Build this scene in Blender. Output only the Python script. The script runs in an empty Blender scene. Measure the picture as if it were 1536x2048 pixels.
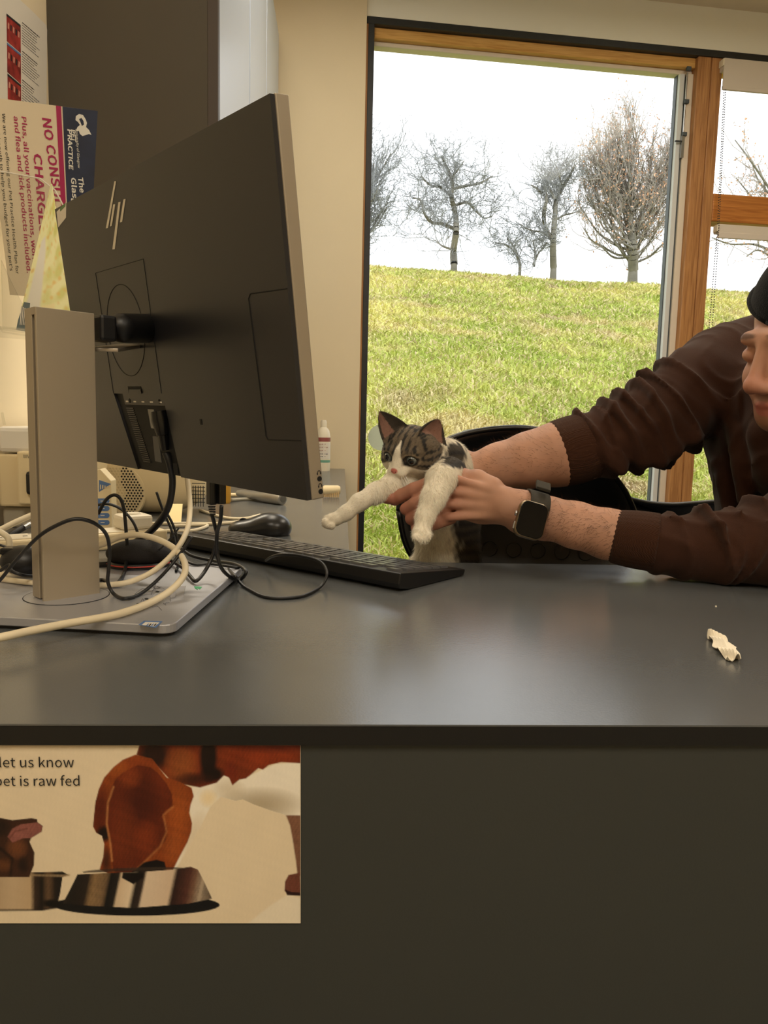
import bpy, bmesh, math, random
import numpy as np
from mathutils import Matrix, Vector

# ------------------------------------------------------------------ camera, world, lights, exposure
S = bpy.context.scene
COL = S.collection
rng = np.random.default_rng(7)
random.seed(7)
F = 1540.0
_Y = np.array([-84., -185, 1540]); _Y /= np.linalg.norm(_Y)
_X = np.array([28430., 508, 1540]); _X -= _X.dot(_Y) * _Y; _X /= np.linalg.norm(_X)
_Z = np.cross(_X, _Y)
R3 = np.array([_X, _Y, _Z])            # camera (right, down, forward) -> world
CAM = np.array([0, 0, .94])
cam_d = bpy.data.cameras.new('camera')
cam_d.sensor_fit = 'HORIZONTAL'; cam_d.sensor_width = 36; cam_d.lens = 36 * F / 1536
cam_d.clip_start = .02; cam_d.clip_end = 300
cam = bpy.data.objects.new('camera', cam_d); COL.objects.link(cam); S.camera = cam
_m = np.eye(4); _m[:3, 0] = R3 @ [1, 0, 0]; _m[:3, 1] = R3 @ [0, -1, 0]; _m[:3, 2] = R3 @ [0, 0, -1]; _m[:3, 3] = CAM
cam.matrix_world = Matrix(_m.tolist())

S.view_settings.view_transform = 'Standard'; S.view_settings.look = 'None'
S.view_settings.gamma = 1; S.view_settings.use_curve_mapping = False
S.view_settings.exposure = 0.0
w = bpy.data.worlds.new('overcast'); S.world = w; w.use_nodes = True
wn = w.node_tree
bg = wn.nodes['Background']; bg.inputs[1].default_value = 2.2
tc = wn.nodes.new('ShaderNodeTexCoord'); nz = wn.nodes.new('ShaderNodeTexNoise'); nz.inputs['Scale'].default_value = 2.2
nz.inputs['Detail'].default_value = 3
cr = wn.nodes.new('ShaderNodeValToRGB'); cr.color_ramp.elements[0].position = .3; cr.color_ramp.elements[1].position = .7
cr.color_ramp.elements[0].color = (.86, .91, .97, 1); cr.color_ramp.elements[1].color = (.99, 1, 1, 1)
wn.links.new(tc.outputs['Generated'], nz.inputs['Vector']); wn.links.new(nz.outputs['Fac'], cr.inputs[0]); wn.links.new(cr.outputs[0], bg.inputs[0])

def area(name, loc, rot, sx, sy, power, color, portal=False):
    l = bpy.data.lights.new(name, 'AREA'); l.shape = 'RECTANGLE'; l.size = sx; l.size_y = sy
    l.energy = power; l.color = color
    if portal: l.cycles.is_portal = True
    o = bpy.data.objects.new(name, l); COL.objects.link(o); o.location = loc; o.rotation_euler = rot
    return o
LAMPS = [(-.15, -.9), (1.5, -.9), (-.15, 1.9), (1.5, 1.9)]      # fluorescent panels in the ceiling
for _i, (_x, _y) in enumerate(LAMPS):
    area('ceiling_lamp_light', (_x, _y, 2.60), (0, 0, 0), .55, 1.1, 24 if _y < 0 else 15, (1.0, .89, .72))
area('added_strip_light', (-.43, 1.74, 1.33), (0, 0, 0), .30, .05, 2.6, (1.0, .88, .68))  # unseen strip lamp, added to brighten the left wall and desk run
area('window_portal', (1.3, 3.24, 1.35), (math.radians(90), 0, math.radians(4.9)), 2.6, 2.6, 1, (1, 1, 1), portal=True)

# ------------------------------------------------------------------ picture helpers (pixels -> points at real depths)
def ray(px, py): return R3 @ np.array([px - 768, py - 1024, F])
def P(px, py, Y):
    d = ray(px, py); return CAM + d * (Y / d[1])
def onZ(px, py, z):
    d = ray(px, py); return CAM + d * ((z - CAM[2]) / d[2])
def onX(px, py, x):
    d = ray(px, py); return CAM + d * (x / d[0])
def rr(r, Y): return r * Y / F
DESK = .74

# ------------------------------------------------------------------ materials
def s2l(c):
    c = np.asarray(c, float) / 255
    return np.where(c <= .04045, c / 12.92, ((c + .055) / 1.055) ** 2.4)
def mat(name, rgb, rough=.6, metal=0, var=0, vscale=20, bump=0, bscale=200, spec=.5, coat=0, sheen=0, stretch=None, dist=.001, alpha=None, trans=0, lin=False, emis=0, rgb2=None):
    m = bpy.data.materials.new(name); m.use_nodes = True; t = m.node_tree; b = t.nodes['Principled BSDF']
    c = np.array(rgb, float) if lin else s2l(rgb)
    b.inputs['Base Color'].default_value = (*c, 1); b.inputs['Roughness'].default_value = rough; b.inputs['Metallic'].default_value = metal
    b.inputs['Specular IOR Level'].default_value = spec
    if coat: b.inputs['Coat Weight'].default_value = coat
    if sheen: b.inputs['Sheen Weight'].default_value = sheen; b.inputs['Sheen Roughness'].default_value = .5
    if trans: b.inputs['Transmission Weight'].default_value = trans
    if alpha is not None: b.inputs['Alpha'].default_value = alpha
    if emis: b.inputs['Emission Color'].default_value = (*c, 1); b.inputs['Emission Strength'].default_value = emis
    if var or bump or rgb2 is not None:
        tc = t.nodes.new('ShaderNodeTexCoord'); mp = t.nodes.new('ShaderNodeMapping'); t.links.new(tc.outputs['Object'], mp.inputs[0])
        if stretch: mp.inputs['Scale'].default_value = stretch
    if var or rgb2 is not None:
        n = t.nodes.new('ShaderNodeTexNoise'); n.inputs['Scale'].default_value = vscale; n.inputs['Detail'].default_value = 6
        t.links.new(mp.outputs[0], n.inputs['Vector'])
        r = t.nodes.new('ShaderNodeValToRGB'); r.color_ramp.elements[0].position = .3; r.color_ramp.elements[1].position = .7
        c2 = s2l(rgb2) if rgb2 is not None else None
        a0 = c * (1 - var) if c2 is None else c2; a1 = np.minimum(c * (1 + var), 1) if c2 is None else c
        r.color_ramp.elements[0].color = (*a0, 1); r.color_ramp.elements[1].color = (*a1, 1)
        t.links.new(n.outputs['Fac'], r.inputs[0]); t.links.new(r.outputs[0], b.inputs['Base Color'])
    if bump:
        n = t.nodes.new('ShaderNodeTexNoise'); n.inputs['Scale'].default_value = bscale; n.inputs['Detail'].default_value = 3
        t.links.new(mp.outputs[0], n.inputs['Vector'])
        bp = t.nodes.new('ShaderNodeBump'); bp.inputs['Strength'].default_value = bump; bp.inputs['Distance'].default_value = dist
        t.links.new(n.outputs['Fac'], bp.inputs['Height']); t.links.new(bp.outputs[0], b.inputs['Normal'])
    return m
def mat_attr(name, rough=.7, bump=0, bscale=300, sheen=0, spec=.4, dist=.001, sss=0):
    m = bpy.data.materials.new(name); m.use_nodes = True; t = m.node_tree; b = t.nodes['Principled BSDF']
    a = t.nodes.new('ShaderNodeAttribute'); a.attribute_name = 'Col'; t.links.new(a.outputs['Color'], b.inputs['Base Color'])
    b.inputs['Roughness'].default_value = rough; b.inputs['Specular IOR Level'].default_value = spec
    if sheen: b.inputs['Sheen Weight'].default_value = sheen
    if sss:
        b.inputs['Subsurface Weight'].default_value = sss; b.inputs['Subsurface Radius'].default_value = (.008, .004, .002); b.inputs['Subsurface Scale'].default_value = .6
    if bump:
        tc = t.nodes.new('ShaderNodeTexCoord'); n = t.nodes.new('ShaderNodeTexNoise'); n.inputs['Scale'].default_value = bscale; n.inputs['Detail'].default_value = 4
        t.links.new(tc.outputs['Object'], n.inputs['Vector'])
        bp = t.nodes.new('ShaderNodeBump'); bp.inputs['Strength'].default_value = bump; bp.inputs['Distance'].default_value = dist
        t.links.new(n.outputs['Fac'], bp.inputs['Height']); t.links.new(bp.outputs[0], b.inputs['Normal'])
    return m
def mat_glass(name, gloss=.06, tint=(1, 1, 1), rough=.0):
    m = bpy.data.materials.new(name); m.use_nodes = True; t = m.node_tree; t.nodes.clear()
    o = t.nodes.new('ShaderNodeOutputMaterial'); mx = t.nodes.new('ShaderNodeMixShader'); tr = t.nodes.new('ShaderNodeBsdfTransparent'); gl = t.nodes.new('ShaderNodeBsdfGlossy')
    tr.inputs[0].default_value = (*tint, 1); gl.inputs['Roughness'].default_value = rough
    lw = t.nodes.new('ShaderNodeLayerWeight'); lw.inputs[0].default_value = .5
    mr = t.nodes.new('ShaderNodeMapRange'); mr.inputs[3].default_value = gloss * .5; mr.inputs[4].default_value = min(1, gloss * 8)
    t.links.new(lw.outputs['Facing'], mr.inputs[0]); t.links.new(mr.outputs[0], mx.inputs[0])
    t.links.new(tr.outputs[0], mx.inputs[1]); t.links.new(gl.outputs[0], mx.inputs[2]); t.links.new(mx.outputs[0], o.inputs[0])
    return m
def mat_wood(name, a, b, stretch=(14, 14, .8)):
    m = mat(name, a, .45, spec=.4); t = m.node_tree; p = t.nodes['Principled BSDF']
    tc = t.nodes.new('ShaderNodeTexCoord'); mp = t.nodes.new('ShaderNodeMapping'); mp.inputs['Scale'].default_value = stretch
    n = t.nodes.new('ShaderNodeTexNoise'); n.inputs['Scale'].default_value = 6; n.inputs['Detail'].default_value = 8; n.inputs['Distortion'].default_value = 1.2
    r = t.nodes.new('ShaderNodeValToRGB'); r.color_ramp.elements[0].position = .32; r.color_ramp.elements[1].position = .66
    r.color_ramp.elements[0].color = (*s2l(b), 1); r.color_ramp.elements[1].color = (*s2l(a), 1)
    t.links.new(tc.outputs['Object'], mp.inputs[0]); t.links.new(mp.outputs[0], n.inputs['Vector']); t.links.new(n.outputs['Fac'], r.inputs[0]); t.links.new(r.outputs[0], p.inputs['Base Color'])
    return m

M = {}
M['wall'] = mat('wall_paint', (228, 212, 180), .85, var=.02, vscale=3, bump=.15, bscale=90)
M['lintel'] = mat('lintel_paint', (242, 240, 230), .85, bump=.1, bscale=90)
M['ceiling'] = mat('ceiling_paint', (225, 210, 185), .9, var=.02)
M['floor'] = mat('floor_vinyl', (95, 98, 100), .5, var=.1, vscale=30)
M['wood'] = mat_wood('window_wood', (190, 138, 86), (152, 102, 58))
M['wood_pale'] = mat_wood('window_wood_pale', (226, 178, 104), (200, 146, 74), (1.0, 14, 14))
M['gasket'] = mat('black_gasket', (34, 36, 40), .4, var=.15, vscale=60)
M['alu'] = mat('grey_seal', (214, 216, 216), .5)
M['alu_dark'] = mat('dark_seal', (70, 78, 84), .5)
M['cream_bead'] = mat('cream_glazing_bead', (226, 214, 196), .6)
M['glass'] = mat_glass('window_glass', .006)
M['dot'] = mat('frosted_dot', (222, 232, 214), .8, alpha=.86)
M['blind'] = mat('blind_fabric', (214, 203, 190), .9, bump=.3, bscale=900)
M['chain'] = mat('bead_chain', (84, 78, 70), .5)
M['black'] = mat('black_plastic', (22, 22, 24), .42, bump=.05, bscale=900)
M['black_soft'] = mat('black_foam', (26, 22, 22), .9, bump=.6, bscale=700)
M['black_gloss'] = mat('black_gloss_plastic', (14, 14, 16), .25)
M['metal'] = mat('brushed_silver', (186, 187, 194), .42, metal=.6, bump=.03, bscale=600, stretch=(1, 1, .02))
M['silver_side'] = mat('silver_bezel', (172, 161, 145), .42, metal=.6)
M['steel'] = mat('steel', (170, 172, 175), .25, metal=1)
M['white'] = mat('white_plastic', (232, 222, 200), .45)
M['cream'] = mat('cream_plastic', (226, 208, 168), .5)
M['offwhite'] = mat('offwhite_cable', (228, 214, 184), .5)
M['paper'] = mat('paper', (228, 212, 184), .75, bump=.05, bscale=60)
M['whitepaper'] = mat('white_paper', (225, 218, 206), .6)
M['ink'] = mat('black_ink', (22, 22, 24), .7)
M['whiteink'] = mat('white_ink', (236, 232, 222), .6)
M['magenta'] = mat('magenta_ink', (170, 24, 84), .6)
M['navy'] = mat('navy_print', (40, 52, 84), .55, rgb2=(22, 30, 54), vscale=14)
M['red'] = mat('red_plastic', (196, 60, 48), .5)
M['clear'] = mat_glass('clear_acrylic', .03, (.95, .95, .94), .02)

# ------------------------------------------------------------------ object helpers
def tag(o, label=None, cat=None, group=None, kind=None):
    if label: o['label'] = label
    if cat: o['category'] = cat
    if group: o['group'] = group
    if kind: o['kind'] = kind
    return o
def empty(name, loc=(0, 0, 0), rot=None, label=None, cat=None, group=None):
    o = bpy.data.objects.new(name, None); COL.objects.link(o); o.empty_display_size = .02
    mm = np.eye(4)
    if rot is not None: mm[:3, :3] = rot
    mm[:3, 3] = loc
    o.matrix_world = Matrix(mm.tolist()); o['_m'] = [float(x) for x in mm.flatten()]
    return tag(o, label, cat, group)
def rootmat(o):
    while o.parent is not None: o = o.parent
    if '_m' in o: return np.array(list(o['_m'])).reshape(4, 4)
    return np.eye(4)
def tolocal(root, pts):
    mm = np.linalg.inv(rootmat(root)); pts = np.asarray(pts, float)
    return pts @ mm[:3, :3].T + mm[:3, 3]
def link(name, me, parent=None):
    o = bpy.data.objects.new(name, me); COL.objects.link(o)
    if parent is not None: o.parent = parent
    return o
def rawmesh(name, v, f, material, parent=None, smooth=False, world=False, col=None, bevel=0, seg=2):
    v = np.asarray(v, float)
    if world and parent is not None: v = tolocal(parent, v)
    me = bpy.data.meshes.new(name)
    if isinstance(f, np.ndarray):
        n, k = f.shape
        me.vertices.add(len(v)); me.vertices.foreach_set('co', v.astype(np.float32).ravel())
        me.loops.add(n * k); me.loops.foreach_set('vertex_index', f.astype(np.int32).ravel())
        me.polygons.add(n); me.polygons.foreach_set('loop_start', (np.arange(n) * k).astype(np.int32))
        me.update(calc_edges=True); me.validate()
    else:
        me.from_pydata(v.tolist(), [], [list(map(int, q)) for q in f]); me.update()
    if smooth: me.polygons.foreach_set('use_smooth', [True] * len(me.polygons))
    if col is not None:
        a = me.color_attributes.new('Col', 'FLOAT_COLOR', 'POINT')
        c4 = np.ones((len(v), 4), np.float32); c4[:, :3] = col; a.data.foreach_set('color', c4.ravel())
    me.materials.append(material)
    o = link(name, me, parent)
    if bevel:
        b = o.modifiers.new('bevel', 'BEVEL'); b.width = bevel; b.segments = seg; b.limit_method = 'ANGLE'; b.angle_limit = .6
    return o
class MB:
    def __init__(s): s.v = []; s.f = []
    def add(s, v, f):
        n = len(s.v); s.v += [tuple(map(float, q)) for q in v]; s.f += [tuple(int(i) + n for i in q) for q in f]; return s
    def box(s, c, d, rz=0, M3=None):
        c = np.array(c, float); d = np.array(d, float) / 2
        v = np.array([(x, y, z) for x in (-1, 1) for y in (-1, 1) for z in (-1, 1)], float) * d
        if rz: v = v @ np.array([[math.cos(rz), math.sin(rz), 0], [-math.sin(rz), math.cos(rz), 0], [0, 0, 1]])
        if M3 is not None: v = v @ np.array(M3).T
        return s.add(v + c, [(0, 1, 3, 2), (4, 6, 7, 5), (0, 4, 5, 1), (2, 3, 7, 6), (0, 2, 6, 4), (1, 5, 7, 3)])
    def box2(s, a, b):
        a = np.array(a, float); b = np.array(b, float); return s.box((a + b) / 2, np.abs(b - a))
    def prism(s, poly, vec):
        """poly: list of 3d points, extruded along vec"""
        p = np.array(poly, float); n = len(p); q = p + np.array(vec, float)
        return s.add(np.vstack([p, q]), [tuple(range(n))[::-1], tuple(range(n, 2 * n))] + [(i, (i + 1) % n, n + (i + 1) % n, n + i) for i in range(n)])
    def tube(s, pts, r, n=8, cap=True, flat=1.0):
        pts = np.array(pts, float); m = len(pts); r = np.broadcast_to(np.array(r, float), (m,))
        t = np.gradient(pts, axis=0); t /= np.linalg.norm(t, axis=1)[:, None] + 1e-12
        a = np.array([0, 0, 1.]) if abs(t[0][2]) < .9 else np.array([1., 0, 0])
        rings = []
        u = np.cross(t[0], a); u /= np.linalg.norm(u)
        for i in range(m):
            u = u - u.dot(t[i]) * t[i]; u /= np.linalg.norm(u) + 1e-12; w_ = np.cross(t[i], u)
            for k in range(n):
                an = 2 * math.pi * k / n
                rings.append(pts[i] + r[i] * (math.cos(an) * u + flat * math.sin(an) * w_))
        f = [(i * n + k, i * n + (k + 1) % n, (i + 1) * n + (k + 1) % n, (i + 1) * n + k) for i in range(m - 1) for k in range(n)]
        if cap: f += [tuple(range(n))[::-1], tuple(range((m - 1) * n, m * n))]
        return s.add(rings, f)
    def lathe(s, prof, c=(0, 0, 0), n=24, ax=None):
        """prof: (r, h) pairs along axis ax (default z)"""
        c = np.array(c, float)
        if ax is None: u, v_, w_ = np.eye(3)
        else:
            w_ = np.array(ax, float); w_ /= np.linalg.norm(w_); a = np.array([0, 0, 1.]) if abs(w_[2]) < .9 else np.array([1., 0, 0])
            u = np.cross(a, w_); u /= np.linalg.norm(u); v_ = np.cross(w_, u)
        vs = []; m = len(prof)
        for r, h in prof:
            for k in range(n):
                an = 2 * math.pi * k / n; vs.append(c + u * r * math.cos(an) + v_ * r * math.sin(an) + w_ * h)
        f = [(i * n + k, i * n + (k + 1) % n, (i + 1) * n + (k + 1) % n, (i + 1) * n + k) for i in range(m - 1) for k in range(n)]
        f += [tuple(range(n))[::-1], tuple(range((m - 1) * n, m * n))]
        return s.add(vs, f)
    def build(s, name, material, parent=None, smooth=False, bevel=0, world=False, seg=2):
        o = rawmesh(name, s.v, s.f, material, parent, smooth, world, None, bevel, seg)
        bm = bmesh.new(); bm.from_mesh(o.data); bmesh.ops.recalc_face_normals(bm, faces=bm.faces); bm.to_mesh(o.data); bm.free()
        if smooth == 'angle': o.data.shade_smooth_by_angle(angle=.7) if hasattr(o.data, 'shade_smooth_by_angle') else None
        if smooth is True or smooth == 'angle': o.data.polygons.foreach_set('use_smooth', [True] * len(o.data.polygons))
        if smooth == 'angle':
            try: o.data.set_sharp_from_angle(angle=.7)
            except Exception: pass
        return o
def spline(pts, n=8):
    """Catmull-Rom through points"""
    p = np.array(pts, float); p = np.vstack([2 * p[0] - p[1], p, 2 * p[-1] - p[-2]]); out = []
    for i in range(1, len(p) - 2):
        for k in range(n):
            t = k / n
            out.append(.5 * ((2 * p[i]) + (-p[i - 1] + p[i + 1]) * t + (2 * p[i - 1] - 5 * p[i] + 4 * p[i + 1] - p[i + 2]) * t * t + (-p[i - 1] + 3 * p[i] - 3 * p[i + 1] + p[i + 2]) * t ** 3))
    out.append(p[-2]); return np.array(out)
try: FONT = bpy.data.fonts.load(bpy.utils.system_resource('DATAFILES', path='fonts') + '/Noto Sans CJK Regular.woff2')
except Exception: FONT = None
_cap = []
def text(body, size, material, parent, o3, ux, uy, bold=0, align='LEFT', name='lettering', fit=None, world=True, up=.0003):
    """flat lettering lying in the plane (ux, uy) with its baseline start at o3; fit = wanted width"""
    cu = bpy.data.curves.new(name, 'FONT'); cu.body = body; cu.size = 1; cu.align_x = align; cu.offset = bold; cu.resolution_u = 2
    if FONT: cu.font = FONT
    cu.offset = bold * .3
    ob = bpy.data.objects.new(name, cu); COL.objects.link(ob)
    dg = bpy.context.evaluated_depsgraph_get(); dg.update()
    me = bpy.data.meshes.new_from_object(ob.evaluated_get(dg)); bpy.data.objects.remove(ob)
    v = np.zeros(len(me.vertices) * 3, np.float32); me.vertices.foreach_get('co', v); v = v.reshape(-1, 3).astype(float)
    if not _cap:
        _cap.append(1.0); c_ = bpy.data.curves.new('cap', 'FONT'); c_.body = 'H'; c_.size = 1
        if FONT: c_.font = FONT
        o_ = bpy.data.objects.new('cap', c_); COL.objects.link(o_); dg.update(); m2 = bpy.data.meshes.new_from_object(o_.evaluated_get(bpy.context.evaluated_depsgraph_get())); bpy.data.objects.remove(o_)
        _cap[0] = .72 / max(q_.co.y for q_ in m2.vertices)
    v = v * _cap[0]
    ux = np.array(ux, float); uy = np.array(uy, float); nn = np.cross(ux, uy); nn /= np.linalg.norm(nn)
    sx = size
    if fit: sx = fit / (v[:, 0].max() - v[:, 0].min())
    vw = np.array(o3, float) + v[:, :1] * sx * ux + v[:, 1:2] * size * uy + nn * up
    if world: vw = tolocal(parent, vw)
    me.vertices.foreach_set('co', vw.astype(np.float32).ravel()); me.materials.clear(); me.materials.append(material); me.update()
    return link(name, me, parent)

# ------------------------------------------------------------------ signed distance sculpting
class SDF:
    def __init__(s, lo, hi, cell):
        s.lo = np.array(lo, float); s.cell = cell
        s.n = np.ceil((np.array(hi) - s.lo) / cell).astype(int) + 1
        s.d = np.full(s.n, .5, np.float32)
        s.ax = [s.lo[i] + np.arange(s.n[i]) * cell for i in range(3)]
    def _win(s, lo, hi, k):
        m = k + 4 * s.cell
        a = np.clip(np.floor((lo - m - s.lo) / s.cell).astype(int), 0, s.n); b = np.clip(np.ceil((hi + m - s.lo) / s.cell).astype(int) + 1, 0, s.n)
        sl = tuple(slice(a[i], b[i]) for i in range(3))
        g = np.stack(np.meshgrid(*[s.ax[i][sl[i]] for i in range(3)], indexing='ij'), -1)
        return sl, g
    def _mix(s, sl, d, k, sub=False):
        a = s.d[sl]; d = d.astype(np.float32)
        if sub:
            h = np.maximum(k - np.abs(a + d), 0) / max(k, 1e-6); s.d[sl] = np.maximum(a, -d) + h * h * k / 4
        else:
            h = np.maximum(k - np.abs(a - d), 0) / max(k, 1e-6); s.d[sl] = np.minimum(a, d) - h * h * k / 4
    def cap(s, p0, p1, r0, r1=None, k=.004, sub=False):
        r1 = r0 if r1 is None else r1; p0 = np.array(p0, float); p1 = np.array(p1, float); r = max(r0, r1)
        sl, g = s._win(np.minimum(p0, p1) - r, np.maximum(p0, p1) + r, k)
        if g.size == 0: return s
        ba = p1 - p0; t = np.clip(((g - p0) @ ba) / (ba.dot(ba) + 1e-12), 0, 1)
        d = np.linalg.norm(g - p0 - t[..., None] * ba, axis=-1) - (r0 + (r1 - r0) * t)
        s._mix(sl, d, k, sub); return s
    def chain(s, pts, rs, k=.004, sub=False):
        for i in range(len(pts) - 1): s.cap(pts[i], pts[i + 1], rs[i], rs[i + 1], k, sub)
        return s
    def ell(s, c, r, B=None, k=.004, sub=False):
        c = np.array(c, float); r = np.array(r, float); R_ = r.max()
        sl, g = s._win(c - R_, c + R_, k)
        if g.size == 0: return s
        q = g - c
        if B is not None: q = q @ np.array(B)          # columns of B = local axes
        k0 = np.linalg.norm(q / r, axis=-1); k1 = np.linalg.norm(q / (r * r), axis=-1) + 1e-9
        s._mix(sl, k0 * (k0 - 1) / k1, k, sub); return s
    def mesh(s, smooth_it=1):
        d = s.d; ins = d < 0; nx, ny, nz = d.shape
        # surface nets
        c = np.zeros((nx - 1, ny - 1, nz - 1), np.int8)
        for dx in (0, 1):
            for dy in (0, 1):
                for dz in (0, 1): c += ins[dx:nx - 1 + dx, dy:ny - 1 + dy, dz:nz - 1 + dz]
        act = (c > 0) & (c < 8); idx = np.argwhere(act); ids = -np.ones(act.shape, np.int64); ids[act] = np.arange(len(idx))
        acc = np.zeros((len(idx), 3)); cnt = np.zeros(len(idx))
        corners = [(a, b, e) for a in (0, 1) for b in (0, 1) for e in (0, 1)]
        for a in corners:
            for axn in range(3):
                if a[axn]: continue
                b = list(a); b[axn] = 1
                va = d[idx[:, 0] + a[0], idx[:, 1] + a[1], idx[:, 2] + a[2]]; vb = d[idx[:, 0] + b[0], idx[:, 1] + b[1], idx[:, 2] + b[2]]
                m = (va < 0) != (vb < 0); t = np.where(m, va / np.where(va == vb, 1, va - vb), 0)
                p = np.array(a, float)[None].repeat(len(idx), 0); p[:, axn] += t
                acc[m] += p[m]; cnt[m] += 1
        v = s.lo + (idx + acc / np.maximum(cnt, 1)[:, None]) * s.cell
        fs = []
        for axn in range(3):
            o1, o2 = [(1, 2), (2, 0), (0, 1)][axn]
            sa = [slice(1, -1)] * 3; sb = [slice(1, -1)] * 3; sa[axn] = slice(0, -1); sb[axn] = slice(1, None)
            A = ins[tuple(sa)]; B_ = ins[tuple(sb)]; e = np.argwhere(A != B_); off = np.ones(3, int); off[axn] = 0; e0 = e + off
            flip = A[A != B_]
            q = []
            for (u_, v_) in ((0, 0), (-1, 0), (-1, -1), (0, -1)):
                cc = e0.copy(); cc[:, o1] += u_; cc[:, o2] += v_; q.append(ids[cc[:, 0], cc[:, 1], cc[:, 2]])
            q = np.stack(q, 1); q[~flip] = q[~flip][:, ::-1]; fs.append(q)
        f = np.vstack(fs); f = f[(f >= 0).all(1)]
        lab = np.arange(len(v))
        while True:                                   # keep the largest connected surface only
            m_ = lab[f].min(1); new = lab.copy()
            for k_ in range(4): np.minimum.at(new, f[:, k_], m_)
            new = new[new]; new = new[new]
            if (new == lab).all(): break
            lab = new
        if len(v):
            big_ = np.bincount(lab).argmax(); f = f[lab[f[:, 0]] == big_]; used = np.zeros(len(v), bool); used[f.ravel()] = True; re_ = np.cumsum(used) - 1; v = v[used]; f = re_[f]
        for _ in range(smooth_it):
            e = np.vstack([f[:, [0, 1]], f[:, [1, 2]], f[:, [2, 3]], f[:, [3, 0]]]); a2 = np.zeros_like(v); c2 = np.zeros(len(v))
            for k_ in range(3): a2[:, k_] = np.bincount(e[:, 0], v[e[:, 1], k_], len(v)) + np.bincount(e[:, 1], v[e[:, 0], k_], len(v))
            c2 = np.bincount(e[:, 0], minlength=len(v)) + np.bincount(e[:, 1], minlength=len(v))
            v = .5 * v + .5 * a2 / np.maximum(c2, 1)[:, None]
        return v, f
def basis(fwd, up=(0, 0, 1)):
    f = np.array(fwd, float); f /= np.linalg.norm(f); u = np.array(up, float); u -= u.dot(f) * f; u /= np.linalg.norm(u); return f, np.cross(u, f), u
def hnoise(p, sc=1.0, seed=0):
    """cheap smooth pseudo noise, -1..1"""
    p = np.asarray(p, float) * sc; o = 0
    r_ = np.random.default_rng(seed)
    for _ in range(5):
        k = r_.normal(size=p.shape[-1]) * 1.3; o = o + np.sin(p @ k + r_.uniform(0, 6.3))
    return o / 3.2

# ------------------------------------------------------------------ room shell
ZC = 2.66
WA = math.radians(4.9)
Wd = np.array([math.cos(WA), math.sin(WA), 0]); Wn = np.array([-math.sin(WA), math.cos(WA), 0])   # along window wall, outwards
W0 = np.array([.07, 3.2, 0])
WB = np.column_stack([Wd, Wn, [0, 0, 1]])
def onW(px, py, off=0):
    """(s, z) on the plane of the window wall"""
    d = ray(px, py); o = W0 + Wn * off; t = (o - CAM).dot(Wn) / d.dot(Wn); q = CAM + d * t - W0; return q.dot(Wd), q[2]
ZC = onW(1400, 12, -.006)[1]; print('ZC', ZC)
def wbox(mb, s0, s1, o0, o1, z0, z1): return mb.box2((s0, o0, z0), (s1, o1, z1))
def struct(o): o['kind'] = 'structure'; return o
XL, XR, YB = -.6, 3.4, -2.6
struct(MB().box2((XL - .12, YB - .1, -.1), (XR + .1, 3.45, 0)).build('floor', M['floor']))
struct(MB().box2((XL - .12, YB - .1, ZC), (XR + .1, 3.62, ZC + .1)).build('ceiling', M['ceiling']))
struct(MB().box2((XL - .12, YB - .1, 0), (XL, 3.3, ZC)).build('wall_left', M['wall']))
struct(MB().box2((XL - .12, YB - .1, 0), (XR + .1, YB, ZC)).build('wall_front', M['wall']))
struct(MB().box2((XR, YB, 0), (XR + .1, 3.5, ZC)).build('wall_right', M['wall']))
wr = struct(empty('wall_back', W0, WB))
mb = MB(); wbox(mb, -.68, -.004, -.03, .2, 0, ZC); mb.build('wall_panel', M['wall'], wr)
zt = onW(740, 38.5, -.006)[1]
mb = MB(); wbox(mb, -.004, 3.45, -.006, .2, zt + .012, ZC); mb.build('lintel', M['lintel'], wr)
mb = MB(); wbox(mb, 2.62, 3.45, .0, .2, 0, zt + .02); mb.build('wall_panel', M['wall'], wr)
mb = MB(); wbox(mb, -.004, 2.62, .0, .2, 0, .06); mb.build('sill', M['wall'], wr)

win = struct(empty('window_1', W0, WB))
sL = 0.0; ZS = .06
sg0, zg0 = onW(737, 82)                        # inner edge of black gasket / top of glass
sgR = onW(1344, 500)[0]                        # right edge of big pane
sw0 = onW(1371, 500)[0]; sw1 = onW(1419, 500)[0]
# black gasket: left upright, top strip
mb = MB(); wbox(mb, .006, .030, -.004, .05, ZS, zt + .0); mb.build('gasket', M['gasket'], win, bevel=.002)
mb = MB(); wbox(mb, 0, 2.62, -.006, .03, zt - .014, zt + .012); mb.build('gasket', M['gasket'], win, bevel=.002)
mb = MB(); wbox(mb, -.004, .006, -.002, .06, ZS, zt - .014); mb.build('frame_edge', M['wood'], win)
zh = zg0 + .005
mb = MB(); wbox(mb, .03, sw0, .02, .09, zh + .018, zt - .014); mb.build('frame_head', M['wood_pale'], win, bevel=.003)
mb = MB(); wbox(mb, .03, sw0, .045, .09, zh, zh + .018); mb.build('glazing_bead', M['cream_bead'], win, bevel=.003)
mb = MB(); wbox(mb, sgR, sgR + .004, .055, .08, ZS, zh); mb.build('dark_seal', M['alu_dark'], win)
mb = MB(); wbox(mb, sgR + .004, sgR + .026, .035, .08, ZS, zh); mb.build('metal_seal', M['alu'], win, bevel=.003)
mb = MB(); wbox(mb, sgR + .027, sgR + .033, .04, .08, ZS, zh - .01); mb.build('dark_seal', M['alu_dark'], win)
mb = MB(); wbox(mb, sgR + .033, sw0, .03, .08, ZS, zh); mb.build('cream_bead', M['cream_bead'], win, bevel=.002)
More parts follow.
